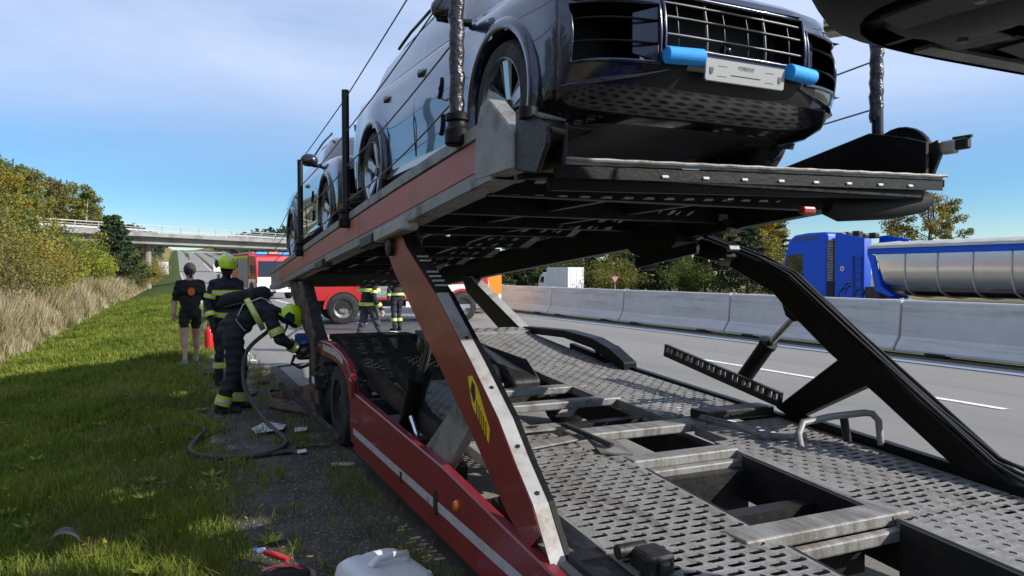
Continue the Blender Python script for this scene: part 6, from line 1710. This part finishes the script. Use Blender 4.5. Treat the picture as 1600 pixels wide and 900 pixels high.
helmet_part(ff,(.66,0,1.125),(.75,0,-.66),(.66,0,.75),1.05)
air_set(ff,(-.16,0,1.30),(.42,0,1.42),.098)
for s in (1,-1):
    mb = MB(); mb.tube([(.42,s*.12,1.30),(.30,s*.15,1.36),(.10,s*.16,1.28),(.02,s*.17,1.10),(.12,s*.17,.97)],[.02]*5,6,flat=.4); mb.build('shoulder_strap','hivis_silver' if s<0 else 'black_rubber',ff,smooth=60)
mb = MB(); mb.tube([(-.10,-.10,1.25),(.10,-.12,1.30),(.40,-.10,1.34)],[.014]*3,8); mb.build('backplate_frame','dark_steel',ff,smooth=60)
mb = MB(); mb.tube([(.52,-.06,1.20),(.60,-.13,1.02),(.55,-.15,.90),(.40,-.17,1.0)],[.016]*4,8); mb.build('breathing_hose','black_rubber',ff,smooth=60)
put_person(ff,.62,9.35,R(-4),1.0)
# battery rescue tool held by him
rt = thing('rescue_tool','dark cutting tool with red tip held by the bending firefighter','tool',(1.45,9.2,.5))
mb = MB(); mb.box((1.32,9.12,.60),(1.56,9.30,.80)); mb.build('motor_housing','black_rubber',rt,bevel=.03,bseg=2)
mb = MB(); mb.box((1.30,9.10,.78),(1.46,9.24,.92)); mb.build('battery','tool_blue',rt,bevel=.02)
mb = MB(); mb.tube([(1.30,9.2,.66),(1.26,9.2,.56),(1.36,9.2,.50),(1.50,9.2,.54)],.02,8); mb.build('handle','black_rubber',rt,smooth=60)
mb = MB(); mb.tube([(1.50,9.2,.66),(1.66,9.15,.60)],[.05,.045],12); mb.build('red_collar','extinguisher_red',rt,smooth=40)
mb = MB(); mb.prism([(1.64,9.13,.62),(1.86,9.08,.50),(1.84,9.08,.46),(1.62,9.13,.55)],(0,.05,0)); mb.build('cutter_blade','paper_white',rt)
# bystander in black clothes
C_ = ['black_cloth','black_cloth','skin','shoe_grey','skin']
cv = person('person','bystander in black T-shirt and shorts walking on the grass verge',standing(1,.20,.10,shorts=True),C_,voxel=.014,seed=9)
mb = MB(); mb.ell((0,.012,1.685),(.105,.112,.125),18,12); mb.build('hair','hair_dark',cv,smooth=60)
mb = MB(); mb.tube([(0,-.09,1.72),(0,-.13,1.66),(0,-.12,1.54)],[.04,.045,.02],8); mb.build('ponytail','hair_dark',cv,smooth=60)
mb = MB()
mb.grid([[(x,-.158-.006*math.cos(x*12)-.003,z) for x in np.linspace(-.06,.06,7)*math.sqrt(max(.05,1-((z-1.30)/.075)**2))] for z in np.linspace(1.23,1.37,7)]); mb.build('shirt_print','orange_print',cv,smooth=60)
put_person(cv,.22,14.5,R(6),1.02)
# ------------------------------------------------------------------ loose things on the verge
ex = thing('fire_extinguisher','red fire extinguisher standing on the gravel behind the firefighters','extinguisher',(.62,17.0,0))
mb = MB(); mb.lathe([(0,0),(.085,.0),(.09,.02),(.09,.40),(.075,.46),(.03,.50),(.03,.52)],(.62,17.0,.006),(0,0,1),20); mb.build('cylinder','extinguisher_red',ex,smooth=40)
mb = MB(); mb.box((.58,16.98,.52),(.68,17.02,.57)); mb.build('valve','black_rubber',ex,bevel=.01)
mb = MB(); mb.tube([(.66,17.0,.55),(.73,17.0,.50),(.72,17.0,.25),(.71,16.98,.12)],.012,8); mb.build('hose','black_rubber',ex,smooth=60)
# hoses
def hose(name, label, pts, r, m='hose_rubber'):
    P = [Vector(p) for p in pts]; Q = []
    for i in range(len(P)-1):
        p0, p1, p2, p3 = P[max(i-1,0)], P[i], P[i+1], P[min(i+2,len(P)-1)]
        for t in np.linspace(0,1,10,endpoint=False):
            Q.append(.5*((2*p1)+(p2-p0)*t+(2*p0-5*p1+4*p2-p3)*t*t+(3*p1-p0-3*p2+p3)*t**3))
    Q.append(P[-1]); mb = MB(); mb.tube(Q,r,10); o = mb.build(name,m,smooth=60); tag(o,label,'hose','hoses on the ground'); return o
hose('fire_hose','thick dark hose hanging from the bending firefighter and looping on the gravel',[(1.0,9.3,.95),(.74,9.15,.72),(.70,8.9,.35),(.85,8.2,.08),(.95,7.4,.03),(.80,6.95,.035),(.52,6.85,.03),(.22,7.0,.035),(.10,7.3,.04),(.18,7.8,.04),(.25,8.3,.03),(.02,8.6,.03),(-.35,8.5,.02)],.024)
hose('fire_hose','thin hose lying across the road behind the rear arm',[(1.6,13.4,.012),(2.6,14.2,.012),(3.6,16.5,.012),(5.2,19.0,.012),(7.0,22.5,.012)],.016)
hose('fire_hose','hose hanging straight beside the far firefighters and curving onto the road',[(4.2,25.5,1.6),(4.1,25.3,.9),(3.9,24.8,.3),(3.2,22.0,.03),(2.6,19.5,.02),(2.2,16.0,.02)],.03)
# white canister in the foreground
cn = local_thing('plastic_canister','white plastic canister lying on its side in the foreground grass','canister')
def rr(w,h,c,n=5):
    P = []
    for cx,cy,a0 in ((w-c,h-c,0),(-w+c,h-c,90),(-w+c,-h+c,180),(w-c,-h+c,270)):
        for k in range(n): a = R(a0+90*k/(n-1)); P.append((cx+c*math.cos(a),cy+c*math.sin(a)))
    return P
rows = []
for y,w,h,c in ((0,.02,.02,.01),(.0,.12,.10,.05),(.012,.145,.118,.05),(.05,.152,.124,.045),(.10,.154,.126,.04),(.14,.150,.122,.04),(.16,.154,.126,.04),(.27,.154,.126,.04),(.31,.150,.122,.045),(.345,.13,.105,.05),(.385,.085,.07,.05),(.415,.04,.038,.03),(.43,.026,.026,.02),(.435,.01,.01,.008)):
    P = rr(w,h,c); P.append(P[0]); rows.append([(x,y,z+.13+.01*math.sin(y*20)*(x>0)) for x,z in P])
mb = MB(); mb.grid(rows); mb.add(rows[0][:-1],[tuple(range(len(rows[0])-1))]); mb.build('shell','can_plastic',cn,smooth=50)
mb = MB(); mb.lathe([(0,0),(.026,.0),(.028,.004),(.028,.03),(.024,.034),(0,.034)],(0,.43,.13),(0,1,0),18); mb.build('spout','can_plastic',cn,smooth=40)
mb = MB(); mb.tube([(-.02,.30,.255),(-.02,.29,.285),(-.02,.22,.292),(-.02,.12,.29),(-.02,.09,.255)],.017,10); mb.build('handle','can_plastic',cn,smooth=60)
cn.location = (.72,3.52,-.03); cn.rotation_euler = (R(-6),R(14),R(-66)); cn.scale = (1.12,1.12,1.0)
# red cloth bag and blue-tagged red tool at the bottom
bg = thing('red_tool_bag','dark red bag lying in the grass at the bottom edge beside the canister','bag',(.50,4.05,0))
mb = MB(); mb.ell((.52,4.0,.04),(.15,.09,.055),18,10); mb.build('bag_body','black_cloth',bg,smooth=60)
mb = MB(); mb.tube([(.40,4.05,.08),(.46,4.02,.105),(.55,4.0,.10),(.62,3.98,.07)],.014,8,flat=.5); mb.build('bag_strap','extinguisher_red',bg,smooth=60)
kn = thing('red_handled_scraper','small red-handled scraper with a blue and white end lying in the grass','tool',(.47,4.28,0))
mb = MB(); mb.tube([(.55,4.22,.055),(.50,4.28,.065),(.44,4.34,.075)],[.016,.02,.014],10); mb.build('handle','extinguisher_red',kn,smooth=60)
mb = MB(); mb.box((.40,4.335,.065),(.45,4.39,.085)); mb.build('end_cap','paper_white',kn,bevel=.006)
mb = MB(); mb.box((.385,4.37,.068),(.41,4.41,.083)); mb.build('blue_tip','foam_blue',kn,bevel=.005)
# dark plastic fragment in the grass on the left
mb = MB(); mb.grid([[(-.62+.10*math.cos(a)*(1-.2*t),4.98+.12*t,.03+.10*math.sin(a)) for a in np.linspace(.2,2.6,9)] for t in np.linspace(0,1,5)])
o = mb.build('plastic_fragment','under_black',smooth=60); so = o.modifiers.new('s','SOLIDIFY'); so.thickness = .006
tag(o,'dark curved plastic fragment lying in the grass at lower left','debris')
# clutter on the gravel by the hose
def bit(name,label,cat,pts,off,m,g='burnt debris by the hose'):
    mb = MB(); mb.prism(pts,off); o = mb.build(name,m,bevel=.004); tag(o,label,cat,g); return o
bit('paper_scrap','small white label scrap on the gravel by the hose loop','debris',[(.98,6.82,.02),(1.06,6.80,.03),(1.07,6.90,.03),(.99,6.92,.02)],(0,0,.012),'paper_white')
bit('red_board','dark red splintered board lying beside the hose loop','debris',[(.70,6.88,.015),(.95,6.86,.02),(.96,6.96,.02),(.70,6.99,.015)],(0,0,.02),'burnt_brown')
bit('plastic_film','crumpled pale plastic film inside the hose loop','debris',[(.72,7.85,.02),(.98,7.80,.05),(1.05,8.1,.03),(.86,8.25,.06),(.70,8.1,.02)],(0,0,.008),'reflector_grey')
bit('plastic_film','small grey plastic scrap next to the trailer wheel','debris',[(1.08,7.75,.02),(1.2,7.7,.04),(1.24,7.9,.03),(1.12,7.95,.02)],(0,0,.01),'reflector_grey')
bit('timber_scrap','thin wooden lath lying by the trailer skirt','debris',[(1.0,7.05,.02),(1.32,7.0,.02),(1.32,7.04,.02),(1.0,7.09,.02)],(0,0,.02),'burnt_brown')
bit('timber_scrap','pale flat offcut on the ground near the front of the trailer wheel','debris',[(1.18,6.28,.012),(1.36,6.22,.012),(1.38,6.30,.012),(1.2,6.36,.012)],(0,0,.015),'dirty_white_steel')
bit('burnt_sheet','scorched sheet lying on the ground under the rear locker','debris',[(1.0,9.3,.02),(1.35,8.6,.03),(1.42,9.4,.06),(1.1,10.2,.04)],(0,0,.02),'burnt_brown')
bit('burnt_lump','blackened lump behind the bystander on the gravel','debris',[(.35,12.3,.0),(.62,12.2,.0),(.60,12.5,.0),(.38,12.55,.0)],(0,0,.10),'soot')
for k,(x,y) in enumerate(((1.15,10.6),(1.05,11.4),(.78,10.4))):
    bit('burnt_part',['charred bracket lying left of the rear locker','charred strip lying farthest back on the gravel','charred fragment by the bending firefighter\'s boots'][k],'debris',[(x,y,.01),(x+.18,y-.05,.02),(x+.22,y+.12,.03),(x+.05,y+.16,.01)],(0,0,.035),'soot')
# far motorway gantry and parked cars
gt = thing('sign_gantry','pale motorway gantry far down the road under the bridge','gantry',(-2,260,1.5))
for x in (4.0,15.0):
    mb = MB(); mb.box((x-.1,259.8,1),(x+.1,260.2,8.6)); mb.build('gantry_leg','galvanised',gt)
mb = MB(); mb.box((4.0,259.8,8.3),(15.0,260.2,8.6)); mb.build('gantry_beam','galvanised',gt)
mb = MB(); mb.box((11.0,259.3,2.2),(15.5,259.6,4.6)); mb.build('sign_board','sign_white',gt)
mb = MB(); mb.box((-3.6,180,1.4),(-1.6,180.3,4.2))
o = mb.build('information_board','box_white'); tag(o,'pale panel standing beside the far road under the bridge','sign')
